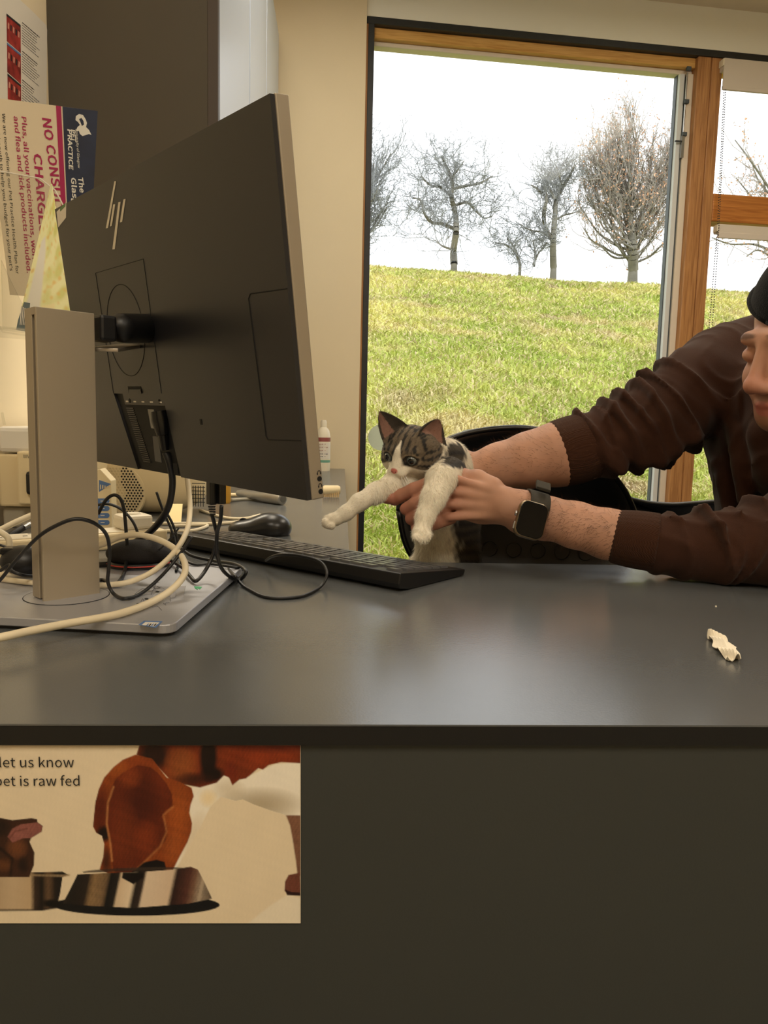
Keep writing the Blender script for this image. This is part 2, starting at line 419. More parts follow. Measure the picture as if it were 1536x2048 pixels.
# espagnolette bar with its pins
zl0 = onW(1375, 300)[1]; zl1 = onW(1385, 140)[1]
mb = MB(); mb.tube([(sgR + .03, .028, zl0), (sgR + .03, .028, zl1)], .004, 8); mb.box((sgR + .028, .025, zl0 + .02), (.012, .012, .09)); mb.build('latch_bar', M['steel'], win, smooth='angle')
for zz in (zl0 + .07, zl0 + .2, zl0 + .33):
    MB().box((sgR + .032, .022, zz), (.02, .014, .016)).build('latch_pin', M['alu_dark'], win, bevel=.002)
MB().box((sgR + .008, .022, zl0 + .04), (.03, .008, .005)).build('latch_pin', M['black'], win)
# oak mullion: two staves with a recessed joint
smid = (sw0 * .45 + sw1 * .55)
mb = MB(); wbox(mb, sw0, smid - .002, -.0, .1, ZS, zt - .014); mb.build('mullion', M['wood'], win, bevel=.003)
mb = MB(); wbox(mb, smid + .002, sw1, -.0, .1, ZS, zt - .014); mb.build('mullion', M['wood'], win, bevel=.003)
mb = MB(); wbox(mb, smid - .002, smid + .002, .006, .09, ZS, zt - .014); mb.build('mullion_joint', M['wood'], win)
# right-hand light: head, transom, right jamb
zt1 = onW(1480, 390)[1]; zt0 = onW(1480, 446)[1]
mb = MB(); wbox(mb, sw1, 2.55, .02, .09, zt - .055, zt - .014); mb.build('frame_head', M['wood_pale'], win, bevel=.003)
tr_ = MB(); wbox(tr_, sw1, 2.55, .0, .09, zt0, zt1); tr_ = tr_.build('transom', mat_wood('transom_wood', (200, 132, 64), (160, 94, 38), (.8, 14, 14)), win, bevel=.004)
mb = MB(); wbox(mb, 2.55, 2.62, .0, .1, ZS, zt - .014); mb.build('frame_jamb', M['wood'], win, bevel=.003)
mb = MB(); wbox(mb, .03, 2.55, .02, .09, ZS, ZS + .04); mb.build('frame_sill', M['wood'], win, bevel=.003)
# panes
mb = MB(); wbox(mb, .03, sgR + .004, .058, .064, ZS + .04, zh); mb.build('pane', M['glass'], win)
mb = MB(); wbox(mb, sw1, 2.55, .058, .064, zt1, zt - .055); mb.build('pane', M['glass'], win)
mb = MB(); wbox(mb, sw1, 2.55, .058, .064, ZS + .04, zt0); mb.build('pane', M['glass'], win)
for (x, y) in ((762, 875), (938, 884), (1113, 890), (1290, 896)):
    s_, z_ = onW(x, y, .056)
    o = MB().lathe([(.0, 0), (.055, 0), (.055, .0008), (.0, .0008)], (s_, .0555, z_), 32, (0, 1, 0)).build('privacy_dot', M['dot'], win)

def blind(x0, x1, y0, y1, label, fold):
    s0, z1_ = onW(x0, y0, -.03); z0_ = onW(x0, y1, -.03)[1]
    b = empty('roller_blind', W0 + Wd * s0 + np.array([0, 0, z1_]) - Wn * .03, WB, label, 'blind')
    L = 2.5 - s0; h = z1_ - z0_
    MB().box2((0, -.002, -h), (L, .002, 0)).build('fabric', M['blind'], b)
    MB().box2((0, -.006, -h - .004), (L, .006, -h + (.012 if fold else .02))).build('bottom_bar', M['blind'], b, bevel=.002)
    MB().lathe([(.022 if fold else .012, 0), (.022 if fold else .012, L)], (0, .024, -.026), 16, (1, 0, 0)).build('roller', M['blind'], b, smooth='angle')
    MB().box2((-.006, -.004, -.03), (0, .03, -.002)).build('bracket', M['white'], b, bevel=.002)
    return b, s0, z0_, h
b1, s0a, z0a, h1 = blind(1449, 1536, 116, 178, 'pale roller blind with turned hem under the window head', True)
b2, s0b, z0b, h2 = blind(1437, 1536, 448, 474, 'narrow rolled blind just below the oak transom', False)
def beadchain(bb, xa, ya, xb, yb, off, n=70):
    mb = MB(); mm = rootmat(bb)
    a = np.array([*onW(xa, ya, off)]); c = np.array([*onW(xb, yb, off)])
    pts = [a + (c - a) * i / n for i in range(n + 1)]
    for q in pts:
        p = W0 + Wd * q[0] + Wn * off + np.array([0, 0, q[1]]); mb.lathe([(.0, -.0034), (.0034, 0), (.0, .0034)], p, 5)
    return mb.build('bead_chain', M['chain'], bb, world=True)
beadchain(b1, 1451, 180, 1437, 470, -.035, 60); beadchain(b1, 1448, 180, 1433, 500, -.02, 60)
beadchain(b2, 1437, 476, 1424, 660, -.035, 36); beadchain(b2, 1433, 476, 1418, 660, -.02, 36)

# ceiling light fittings (above and behind the camera, they are the room's lamps)
M['lampface'] = mat('lamp_diffuser', (255, 240, 215), .5, emis=1.2)
for i, (x, y) in enumerate(LAMPS):
    c = empty('ceiling_light', (x, y, ZC), None, 'recessed fluorescent ceiling panel ' + ('beside the left wall behind the desk', 'in the middle of the room behind the desk', 'above the desk run near the wall cupboards', 'near the window over the chairs')[i], 'light')
    MB().box2((-.3, -.58, -.03), (.3, .58, 0)).build('frame', M['white'], c, bevel=.003)
    MB().box2((-.275, -.55, -.034), (.275, .55, -.028)).build('diffuser', M['lampface'], c)

# ------------------------------------------------------------------ desk
M['desk'] = mat('grey_laminate', (90, 92, 93), .23, var=.08, vscale=5, bump=.3, bscale=500, spec=.85, dist=.0002)
M['desk_core'] = mat('black_laminate_core', (17, 16, 16), .5)
M['panel'] = mat('charcoal_board', (55, 57, 54), .55, var=.06, vscale=3, bump=.1, bscale=500)
YF, YE = .489, 1.081
dk = empty('desk', (-.6, YF, 0), None, 'dark grey laminate desk with thin black edge and charcoal front board', 'desk')
XE = .0145
def lpoly(z, o=0): return [(-.6, YF + o, z), (1.35, YF + o, z), (1.35, YE - o, z), (XE - o, YE - o, z), (XE - o, 3.15, z), (-.6, 3.15, z)]
MB().prism(lpoly(DESK - .0012), (0, 0, .0012)).build('worktop', M['desk'], dk, world=True)
MB().prism(lpoly(DESK - .0145, .0004), (0, 0, .0133)).build('worktop_core', M['desk_core'], dk, world=True)
MB().box2((-.6, YF + .004, .02), (1.35, YF + .022, DESK - .0145)).build('front_panel', M['panel'], dk, world=True)
MB().box2((1.33, YF + .022, 0), (1.35, YE - .05, DESK - .0145)).build('end_panel', M['panel'], dk, world=True)
MB().box2((XE - .05, 1.1, 0), (XE - .03, 3.1, DESK - .0145)).build('side_panel', M['panel'], dk, world=True)

# wall cupboard on the left wall
M['cup_side'] = mat('cupboard_side', (74, 67, 54), .6, var=.05, vscale=4, bump=.1, bscale=300)
M['cup_door'] = mat('cupboard_door_laminate', (206, 218, 240), .3, spec=.7)
YC0, YC1 = 1.67, 3.10
xf = -.262
cp = empty('wall_cupboard', (-.6, YC0, 1.34), None, 'tall dark sided wall cupboard with satin silver doors beside the window', 'cupboard')
z0, z1 = 1.34, 2.372
MB().box2((-.6, YC0, z0), (xf - .022, YC0 + .018, ZC - .002)).build('side_panel', M['cup_side'], cp, world=True)
MB().box2((-.6, YC0 + .018, z0), (xf - .024, YC1, z1)).build('carcass', M['cup_side'], cp, world=True)
MB().box2((xf - .022, YC0, z0), (xf - .001, YC0 + .02, ZC - .002)).build('door_edge', mat('door_edge', (66, 54, 46), .5), cp, world=True, bevel=.001)
for (a, b) in ((YC0 + .021, 2.190), (2.208, 2.640), (2.654, YC1)):
    d = MB().box2((xf - .02, a, z0), (xf, b, z1)).build('door', M['cup_door'], cp, world=True, bevel=.001)
MB().box2((-.585, 1.71, z0 - .008), (-.275, 1.77, z0)).build('added_strip_housing', M['white'], cp, world=True, bevel=.002)  # housing for the added strip lamp, hidden behind the monitor
MB().box2((-.6, YC0 + .018, z1), (xf - .02, 2.05, ZC - .002)).build('filler_panel', M['cup_side'], cp, world=True)

# ------------------------------------------------------------------ outside: hill, grass, trees
def hill_z(x, y):
    base = np.interp(y, [3.4, 4.5, 8, 14, 20, 24, 26.5, 30, 40, 90], [.05, .16, 1.05, 2.75, 4.45, 5.5, 5.95, 5.98, 5.6, 4.5])
    return base
def crest_adj(x, y):
    # the skyline falls towards the right of the view
    px = x / np.maximum(y, .1)
    return -np.clip((px - .02), -.3, .8) * 1.0 * np.clip((y - 6) / 18, 0, 1)
M['turf'] = mat('turf_ground', (176, 180, 92), .95, rgb2=(150, 140, 84), vscale=.9)
t = M['turf'].node_tree
gx = np.concatenate([np.arange(-14, 34, .35)]); gy = np.concatenate([np.arange(3.42, 8, .15), np.arange(8, 31, .3), np.arange(31, 90, 3)])
GX, GY = np.meshgrid(gx, gy, indexing='ij')
def ground(x, y):
    x = np.asarray(x, float); y = np.asarray(y, float); p = np.stack([x, y], -1)
    k_ = np.clip((y - 3.4) / 3, 0, 1)
    return hill_z(x, y) + crest_adj(x, y) + k_ * (.10 * hnoise(p, .5, 1) + .05 * hnoise(p, 1.6, 2) + .025 * hnoise(p, 4., 3))
GZ = ground(GX, GY)
n1, n2 = GX.shape; v = np.stack([GX, GY, GZ], -1).reshape(-1, 3)
ii = np.arange(n1 * n2).reshape(n1, n2); f = np.stack([ii[:-1, :-1], ii[1:, :-1], ii[1:, 1:], ii[:-1, 1:]], -1).reshape(-1, 4)
def turfcol(x, y):
    p = np.stack([x, y], -1)
    a = hnoise(p, .55, 11) * .5 + hnoise(p, 1.7, 12) * .35 + hnoise(p, 5., 13) * .25
    straw = s2l((214, 196, 140)); green = s2l((170, 182, 84)); yell = s2l((216, 208, 124)); brown = s2l((176, 156, 118))
    near = np.clip((12 - y) / 8, 0, 1)[..., None]
    g = np.clip(.5 + a, 0, 1)[..., None]
    c = yell * (1 - g) + green * g
    c = c * (1 - near) + (c * .45 + s2l((158, 186, 72)) * .55) * near
    st = np.clip(hnoise(p, 1.1, 14) * 1.2 - .35, 0, 1)[..., None] * .8; c = c * (1 - st) + straw * st
    br = np.clip(hnoise(p, 2.3, 15) * 1.5 - .85, 0, 1)[..., None]; c = c * (1 - br) + brown * br
    return c
M['turf'] = mat_attr('turf_soil', .95, .8, 12, dist=.05)
struct(rawmesh('hill', v, f, M['turf'], None, True, col=(turfcol(GX, GY) * .8).reshape(-1, 3)))
NB = 170000
u_ = rng.random(NB); yy = 3.45 * (27.5 / 3.45) ** (u_ ** .85); xx = yy * rng.uniform(-.06, .68, NB)
zz = ground(xx, yy); h_ = (.035 + .05 * rng.random(NB)) * (.7 + yy / 11); wd = (.0028 + .0011 * yy) * rng.uniform(.6, 1.3, NB)
an = rng.uniform(0, 6.28, NB); lean = rng.uniform(.2, 1.3, NB); la = an + rng.normal(0, .8, NB)
b0 = np.stack([xx, yy, zz - .01], -1); wv = np.stack([np.cos(an), np.sin(an) * .3, 0 * an], -1) * wd[:, None] / 1
mid = b0 + np.stack([np.cos(la) * lean * .3, np.sin(la) * lean * .3, np.ones(NB)], -1) * (h_ * .6)[:, None]
tip = b0 + np.stack([np.cos(la) * lean, np.sin(la) * lean, np.full(NB, .85)], -1) * h_[:, None]
v = np.stack([b0 - wv, b0 + wv, mid + wv * .8, mid - wv * .8, tip], 1).reshape(-1, 3)
i5 = np.arange(NB) * 5
q4 = np.stack([i5, i5 + 1, i5 + 2, i5 + 3], 1)
tri = np.stack([i5 + 3, i5 + 2, i5 + 4, i5 + 4], 1)
cc = turfcol(xx, yy) * rng.uniform(.75, 1.25, NB)[:, None]; dry = rng.random(NB) < .24; cc[dry] = s2l((216, 200, 150)) * rng.uniform(.8, 1.1, dry.sum())[:, None]
me = bpy.data.meshes.new('grass'); me.from_pydata
fl = np.empty((NB * 2,), object)
me.vertices.add(NB * 5); me.vertices.foreach_set('co', v.astype(np.float32).ravel())
lp = np.stack([i5, i5 + 1, i5 + 2, i5 + 3, i5 + 3, i5 + 2, i5 + 4], 1).ravel(); me.loops.add(NB * 7); me.loops.foreach_set('vertex_index', lp.astype(np.int32))
me.polygons.add(NB * 2); me.polygons.foreach_set('loop_start', (np.stack([np.arange(NB) * 7, np.arange(NB) * 7 + 4], 1).ravel()).astype(np.int32)); me.update(calc_edges=True)
a = me.color_attributes.new('Col', 'FLOAT_COLOR', 'POINT'); c4 = np.ones((NB * 5, 4), np.float32); c4[:, :3] = np.repeat(np.minimum(cc, .9), 5, 0); a.data.foreach_set('color', c4.ravel())
M['blade'] = mat_attr('grass_blade', .8); me.materials.append(M['blade'])
go = link('grass', me); tag(go, 'yellow green tussocky grass covering the bank outside the window', 'grass', kind='stuff')

class Segs:
    def __init__(s): s.a = []; s.b = []; s.ra = []; s.rb = []
    def add(s, a, b, ra, rb): s.a.append(a); s.b.append(b); s.ra.append(ra); s.rb.append(rb)
    def build(s, name, material, parent, n=4):
        a = np.array(s.a); b = np.array(s.b); ra = np.array(s.ra)[:, None]; rb = np.array(s.rb)[:, None]
        t = b - a; t /= np.linalg.norm(t, axis=1)[:, None] + 1e-9; ref = np.where(np.abs(t[:, 2:3]) < .9, [[0, 0, 1.]], [[1., 0, 0]])
        u = np.cross(t, ref); u /= np.linalg.norm(u, axis=1)[:, None]; w_ = np.cross(t, u)
        vs = []
        for (p, r) in ((a, ra), (b, rb)):
            for k in range(n):
                an = 2 * math.pi * k / n; vs.append(p + r * (math.cos(an) * u + math.sin(an) * w_))
        v = np.stack(vs, 1).reshape(-1, 3); m = len(a); base = np.arange(m) * 2 * n
        f = np.vstack([np.stack([base + k, base + (k + 1) % n, base + n + (k + 1) % n, base + n + k], 1) for k in range(n)])
        return rawmesh(name, v, f, material, parent, True, world=True)
def grow(sg, p, d, L, r, lv, rnd, gn=.5, up=.12, nseg=5, kids=3, leaves=None, spread=.9):
    step = L / nseg; d = d / np.linalg.norm(d)
    for i in range(nseg):
        d = d + rnd.normal(0, gn, 3) * np.array([1, .7, 1]) * .6; d[2] += up; d /= np.linalg.norm(d)
        q = p + d * step; rn = max(r * (1 - .55 / nseg), .006); sg.add(p, q, r, rn)
        if lv > 0:
            for _ in range(kids if i else 1):
                if rnd.random() < .62:
                    k = d + rnd.normal(0, spread, 3); grow(sg, q, k, L * rnd.uniform(.35, .6), rn * .55, lv - 1, rnd, gn, up, max(3, nseg - 1), kids, leaves, spread)
        if leaves is not None and lv <= 1 and rnd.random() < .35: leaves.append(q + rnd.normal(0, .05, 3))
        p = q; r = rn
M['bark'] = mat('washed_bark', (128, 124, 110), .9, var=.25, vscale=3)  # bark and twigs lightened: washed-out sky glare is put into their colour
M['twig'] = mat('washed_twig', (158, 160, 160), .9)
M['twig_w'] = mat('warm_twig', (176, 168, 156), .9)
M['leaf'] = mat('rust_leaf', (226, 178, 142), .8)
YT = 27.0
def tree(name, label, limbs, seed, lv=2, L=1.1, gn=.55, up=.1, kids=2, leaves=0, twig='twig', Y=YT, start=.35, spread=.9, tr=.016):
    rnd = np.random.default_rng(seed); base = P(*limbs[0][0][0][:2], Y)
    t = empty(name, base, None, label, 'tree', 'bare trees along the top of the bank')
    big = Segs(); tw = Segs(); lf = [] if leaves else None
    for pts, r0, r1 in limbs:
        yo = 0; p3 = []
        for j, q in enumerate(pts):
            yo = 0 if j == 0 and pts is limbs[0][0] else rnd.normal(0, .35); p3.append(P(q[0], q[1], Y + yo))
        p3 = spline(p3, 5); n = len(p3)
        for i in range(n - 1):
            ra = rr(r0 + (r1 - r0) * i / n, Y) * 1.15; rb = rr(r0 + (r1 - r0) * (i + 1) / n, Y) * 1.15
            big.add(p3[i], p3[i + 1], ra, rb)
            if i > n * start or pts is not limbs[0][0]:
                for _ in range(kids):
                    if rnd.random() < .55:
                        d = (p3[i + 1] - p3[i]); d = d / np.linalg.norm(d) + rnd.normal(0, spread, 3)
                        grow(tw, p3[i], d, L * rnd.uniform(.5, 1.2), tr, lv, rnd, gn, up, 5, kids, lf, spread)
    root0 = base - np.array([0, 0, .8]); big.add(root0, base, rr(limbs[0][1] * 1.3, Y), rr(limbs[0][1], Y))
    big.build('trunk', M['bark'], t, 6)
    tag(tw.build('twigs', M[twig], t, 3), kind='stuff')
    if lf:
        lf = np.array(lf); lf = lf[rnd.random(len(lf)) < leaves]; m = len(lf); sz = rnd.uniform(.03, .06, m)[:, None]
        a = rnd.normal(size=(m, 3)); a /= np.linalg.norm(a, axis=1)[:, None]; b = np.cross(a, rnd.normal(size=(m, 3))); b /= np.linalg.norm(b, axis=1)[:, None]
        v = np.stack([lf - a * sz, lf - b * sz * .6, lf + a * sz, lf + b * sz * .6], 1).reshape(-1, 3)
        tag(rawmesh('leaves', v, np.arange(m * 4).reshape(m, 4), M['leaf'], t, world=True), kind='stuff')
    return t
tree('bare_tree', 'gnarled bare tree standing alone, nearest to the left side of the window', [
    ([(908, 528), (907, 500), (912, 465), (911, 430), (903, 395), (905, 365), (893, 335), (885, 315)], 6.5, 2),
    ([(910, 458), (885, 448), (862, 444), (848, 425), (842, 402), (826, 395)], 3.5, 1.2),
    ([(903, 392), (880, 375), (860, 370), (842, 352)], 2.8, 1), ([(906, 378), (930, 372), (960, 366), (985, 352)], 3, 1),
    ([(912, 410), (935, 405), (950, 420), (968, 436), (985, 432)], 2.4, .8), ([(907, 500), (885, 492), (870, 480)], 2.2, .8),
    ([(900, 360), (915, 340), (928, 322)], 2.2, .8), ([(893, 335), (878, 325), (868, 308)], 2, .8), ([(845, 402), (830, 420), (815, 410)], 1.6, .8)], 3, 2, 1.25, kids=2)
tree('bare_tree', 'twisted bare tree with twin stems in the middle of the skyline', [
    ([(1107, 535), (1106, 505), (1107, 470), (1110, 430), (1112, 400), (1125, 375), (1140, 350), (1150, 330)], 6, 2),
    ([(1105, 480), (1090, 455), (1088, 425), (1093, 395), (1088, 365), (1100, 345)], 4.5, 1.5),
    ([(1110, 400), (1098, 375), (1092, 358), (1110, 350)], 2.5, 1), ([(1093, 395), (1075, 378), (1062, 370)], 2.5, 1),
    ([(1106, 480), (1085, 465), (1060, 460), (1040, 448)], 1.8, .8), ([(1110, 440), (1130, 430), (1150, 425)], 1.8, .8), ([(1125, 375), (1118, 350), (1112, 330)], 2, .8)], 5, 2, 1.05, kids=2)
tree('bare_tree', 'low bare shrub like tree between the two twisted trees', [
    ([(1040, 532), (1035, 510), (1025, 490), (1015, 478)], 3, 1), ([(1040, 530), (1030, 505), (1012, 490), (990, 485)], 2, .8), ([(1068, 532), (1070, 505), (1066, 480)], 2.2, .8), ([(1066, 530), (1078, 505), (1095, 485)], 1.8, .8)], 6, 2, .9, kids=2)
bl = [([(1266, 540), (1266, 500), (1262, 455), (1256, 400), (1262, 330), (1255, 260)], 9, 1.5)]
rnd = np.random.default_rng(9)
for i in range(64):
    a0 = rnd.uniform(-1.62, 1.5); Lx = 300 * (1 - .32 * abs(a0)) * rnd.uniform(.75, 1.03); sy = 538 - rnd.uniform(0, 150)
    sx = 1266 + rnd.uniform(-5, 5); pts = [(sx, sy)]
    for j in range(1, 5):
        tt = j / 4; Lj = Lx * (1 - (535 - sy) / 420) * tt; aa = a0 * (1 - .35 * tt)
        pts.append((sx + math.sin(aa) * Lj * .95 + rnd.normal(0, 5), sy - math.cos(aa) * Lj + rnd.normal(0, 5)))
    bl.append((pts, rnd.uniform(1.2, 2.6), .6))
tree('bare_tree', 'large round crowned tree with rust coloured leaves beside the oak mullion', bl, 10, 2, 1.15, .3, .2, 1, .35, 'twig_w', YT + .5, .1, .6)
bl = [([(668, 530), (670, 480), (690, 420), (712, 360), (735, 300)], 8, 1.5)]
for i in range(14):
    a0 = rnd.uniform(-.3, 1.35); Lx = rnd.uniform(90, 175); sy = 525 - rnd.uniform(0, 120); sx = 675; pts = [(sx, sy)]
    for j in range(1, 5):
        tt = j / 4; aa = a0 * (1 - .3 * tt); pts.append((sx + math.sin(aa) * Lx * tt * .9 + rnd.normal(0, 4), sy - math.cos(aa) * Lx * tt + rnd.normal(0, 4)))
    bl.append((pts, 3, .8))
tree('bare_tree', 'bare tree half hidden by the window edge beside the left wall', bl, 12, 2, 1.1, .35, .15, 2, Y=YT + 1, spread=.6)
bl = [([(1590, 555), (1585, 500), (1570, 440), (1540, 380), (1500, 320), (1470, 280)], 4, .8)]
for i in range(14):
    a0 = rnd.uniform(-1.5, .6); Lx = rnd.uniform(90, 190); sy = 545 - rnd.uniform(0, 120); sx = 1585; pts = [(sx, sy)]
    for j in range(1, 5):
        tt = j / 4; pts.append((sx + math.sin(a0) * Lx * tt + rnd.normal(0, 5), sy - math.cos(a0) * Lx * tt + rnd.normal(0, 5)))
    bl.append((pts, 3, .8))
tree('bare_tree', 'bare tree with a few rust leaves seen through the right-hand pane', bl, 14, 2, 1.1, .4, .1, 1, .45, 'twig_w', YT - 1)

# ------------------------------------------------------------------ monitor
def rot3(a, b, c):
    ca, sa, cb, sb, cc, sc = math.cos(a), math.sin(a), math.cos(b), math.sin(b), math.cos(c), math.sin(c)
    return np.array([[ca, -sa, 0], [sa, ca, 0], [0, 0, 1]]) @ np.array([[1, 0, 0], [0, cb, -sb], [0, sb, cb]]) @ np.array([[cc, 0, sc], [0, 1, 0], [-sc, 0, cc]])
MC = np.array([-.2075, .9045, 1.0393]); MR = rot3(-.919, .134, .013); MW, MH = .54, .344
mon = empty('monitor', (-.295, .842, DESK), None, 'large black backed computer monitor on a silver stand', 'monitor')
def mw(p): return np.asarray(p, float) @ MR.T + MC         # monitor-local -> world
def onM(px, py, y=0):
    d = ray(px, py); n = MR[:, 1]; o = MC + n * y; t = (o - CAM).dot(n) / d.dot(n); q = MR.T @ (CAM + d * t - MC); return np.array([q[0], y, q[2]])
class MM(MB):
    def build(s, *a, **k):
        s.v = [tuple(q) for q in mw(np.array(s.v))]; return MB.build(s, *a, world=True, **k)
M['mon_back'] = mat('monitor_back_plastic', (35, 35, 39), .34, var=.03, vscale=4, bump=.25, bscale=2500, dist=.0002)
M['screen'] = mat('screen_glass', (8, 9, 11), .12)
M['groove'] = mat('dark_groove', (10, 10, 10), .8)
hw, hh = MW / 2, MH / 2
m_ = MM(); m_.box((0, .0075, 0), (MW, .0135, MH)); frame = m_.build('bezel', M['silver_side'], mon, bevel=.0012)
m_ = MM(); m_.box((0, .0148, .0), (MW - .012, .0012, MH - .02)); m_.build('screen', M['screen'], mon)
# port recess outline in monitor-local coordinates
rc = [onM(233.4, 786.5), onM(330, 787), onM(334, 811), onM(367, 923), onM(372, 956), onM(281, 946)]
rl = onM(233.4, 786.5); rrp = onM(331, 787); rbl = onM(283, 945); rbr = onM(369, 957)
zr = (rl[2] + rrp[2]) / 2; xl, xr = rl[0], rrp[0]; xbl, xbr = rbl[0], rbr[0]
BT = .004                                                    # back shell thickness
def slab(poly, y0, y1): return [(a, y0, b) for a, b in poly], (0, y1 - y0, 0)
m_ = MM()
def add(poly): m_.prism(*slab(poly, -BT, .0016))
inset = .0012
L_, R_, B_, T_ = -hw + inset, hw - inset, -hh + .0005, hh - inset
add([(L_, B_), (xbl, B_), (xl, zr), (xl, T_), (L_, T_)])
add([(xbr, B_), (R_, B_), (R_, T_), (xr, T_), (xr, zr)])
add([(xl, zr), (xr, zr), (xr, T_), (xl, T_)])
m_.build('back_shell', M['mon_back'], mon)
# recess: ledge, floor, side wall, vents, rating label
m_ = MM(); m_.prism([(xl, -.0005, zr), (xr, -.0005, zr), (xbr, -.0005, B_), (xbl, -.0005, B_)], (0, .001, 0)); m_.build('port_recess', mat('recess_black', (7, 7, 8), .7), mon)
lw0 = onM(250, 788); lw1 = onM(335, 811)
m_ = MM(); m_.prism([(lw0[0], -.0032, zr), (xr - .001, -.0032, zr), (xr + .001, -.0032, lw1[2]), (lw0[0] + .004, -.0032, lw1[2])], (0, .002, 0)); m_.build('port_ledge', M['mon_back'], mon)
lx = np.linspace(lw0[0] + .012, xr - .01, 5)
for i, x in enumerate(lx):
    m_ = MM(); m_.box((x, -.0034, lw1[2] + .004), (.008, .0004, .0018)); m_.build('port_mark', M['whitepaper'], mon)
for x in (lw0[0] + .02, xr - .012):
    m_ = MM(); m_.lathe([(0, 0), (.0028, 0), (.0028, .0006), (0, .0006)], (x, -.0036, zr - .009), 14, (0, 1, 0)); m_.build('screw_hole', M['groove'], mon)
for i in range(26):
    t_ = (i + 1) / 28; z = zr - .016 - t_ * (zr - B_ - .022); x = xl + (xbl - xl) * (zr - z) / (zr - B_) + .03
    m_ = MM(); m_.box((x, -.0009, z), (.022, .0012, .0012)); m_.build('vent_slot', M['mon_back'], mon)
def mquad(name, pts, y0, th, material, bevel=0):
    m = MM(); m.prism([(p[0], y0, p[2]) for p in pts], (0, th, 0)); return m.build(name, material, mon, bevel=bevel)
lb = [onM(297, 818), onM(309, 819), onM(316, 858), onM(304, 856)]
mquad('rating_label', lb, -.0012, .0006, mat('grey_label', (150, 148, 142), .6))
lb = [onM(307, 872), onM(318, 873), onM(325, 925), onM(312, 922)]
mquad('rating_label', lb, -.0012, .0006, mat('dark_label', (92, 92, 90), .6))
def line_on(pts, wd=.0009, name='seam', material=None, close=False, y=-BT - .0001):
    p = [np.array([q[0], y, q[2]]) for q in pts]; 
    if close: p.append(p[0])
    m = MM(); m.tube(np.array(p), wd / 2, 5); return m.build(name, material or M['groove'], mon)
line_on([onM(233, 786), onM(197.6, 546), onM(293.6, 518), onM(329.5, 786)])
cc_ = (onM(258, 565.5) + onM(258, 751.8)) / 2; rad = abs(onM(258, 565.5)[2] - onM(262, 751.8)[2]) / 2
cx_ = (onM(219.8, 655)[0] + onM(296, 660)[0]) / 2; print('circle', cx_, cc_, rad, (onM(296, 660)[0] - onM(219.8, 655)[0]) / 2)
line_on([(cx_ + rad * math.cos(a), 0, cc_[2] + rad * math.sin(a)) for a in np.linspace(0, 2 * math.pi, 49)])
tl, tr2, br2 = onM(504, 588), onM(583, 577), onM(606, 880); bl2 = onM(540, 878)
line_on([(hw - .002, 0, tr2[2]), (tl[0] + .004, 0, tl[2]), (tl[0], 0, tl[2] - .004), (bl2[0], 0, bl2[2] + .003), (bl2[0] + .003, 0, bl2[2]), (hw - .002, 0, br2[2])], .0013)
hn = [onM(262, 772), onM(288, 772), onM(291, 786), onM(264, 786)]
mquad('release_notch', hn, -BT - .0004, .0006, M['groove'])
hn2 = [onM(266, 778), onM(289, 778), onM(291, 786), onM(266, 786)]
mquad('release_tab', hn2, -BT - .0014, .0012, M['mon_back'])
m_ = MM(); q = onM(409, 843); m_.box((q[0], -BT - .0002, q[2]), (.004, .0006, .006)); m_.build('lock_slot', M['groove'], mon)
m_ = MM(); q = onM(358, 936); m_.box((q[0], -BT - .0002, q[2]), (.011, .0008, .012)); m_.build('cable_clip', M['groove'], mon)
M['logo'] = mat('silver_logo', (214, 206, 190), .35, metal=.3)
for qd in (((236.5, 363), (239.8, 363), (223.5, 456), (219.2, 457)), ((234, 409.5), (238, 408.5), (231, 452), (227.3, 453)), ((244.5, 405), (248.6, 404), (237, 498.5), (232.2, 499)), ((254.7, 399.5), (258.8, 398.5), (251.8, 444), (247.4, 445))):
    mquad('logo', [onM(*q) for q in qd], -BT - .0006, .0007, M['logo'])
st = [onM(120, 424), onM(139, 404), onM(138.5, 436), onM(123, 455)]
mquad('corner_sticker', st, -BT - .0004, .0005, M['whitepaper'])
mquad('corner_sticker', [onM(127, 417), onM(138, 405.5), onM(137.5, 413), onM(127.5, 423)], -BT - .0007, .0004, mat('green_sticker', (96, 132, 84), .6))
# headphone sockets on the silver side
for (px_, py_) in ((639, 957.5), (641.5, 983)):
    d = ray(px_, py_); n = MR[:, 0]; o = MC + n * (hw + .0002); t_ = (o - CAM).dot(n) / d.dot(n); q = MR.T @ (CAM + d * t_ - MC)
    m_ = MM(); m_.lathe([(0, 0), (.0024, 0), (.0024, .0006), (0, .0006)], q - np.array([.0002, 0, 0]), 16, (1, 0, 0)); m_.build('audio_socket', M['groove'], mon)
    a = np.linspace(0, math.pi, 9); m_ = MM(); m_.tube(np.array([(q[0] + .0002, q[1] + .0018 * math.cos(x), q[2] + .0052 + .0024 * math.sin(x)) for x in a]), .0003, 5)
    m_.box((q[0], q[1] + .0018, q[2] + .0048), (.0006, .0009, .0016)); m_.box((q[0], q[1] - .0018, q[2] + .0048), (.0006, .0009, .0016)); m_.build('headphone_mark', M['ink'], mon)
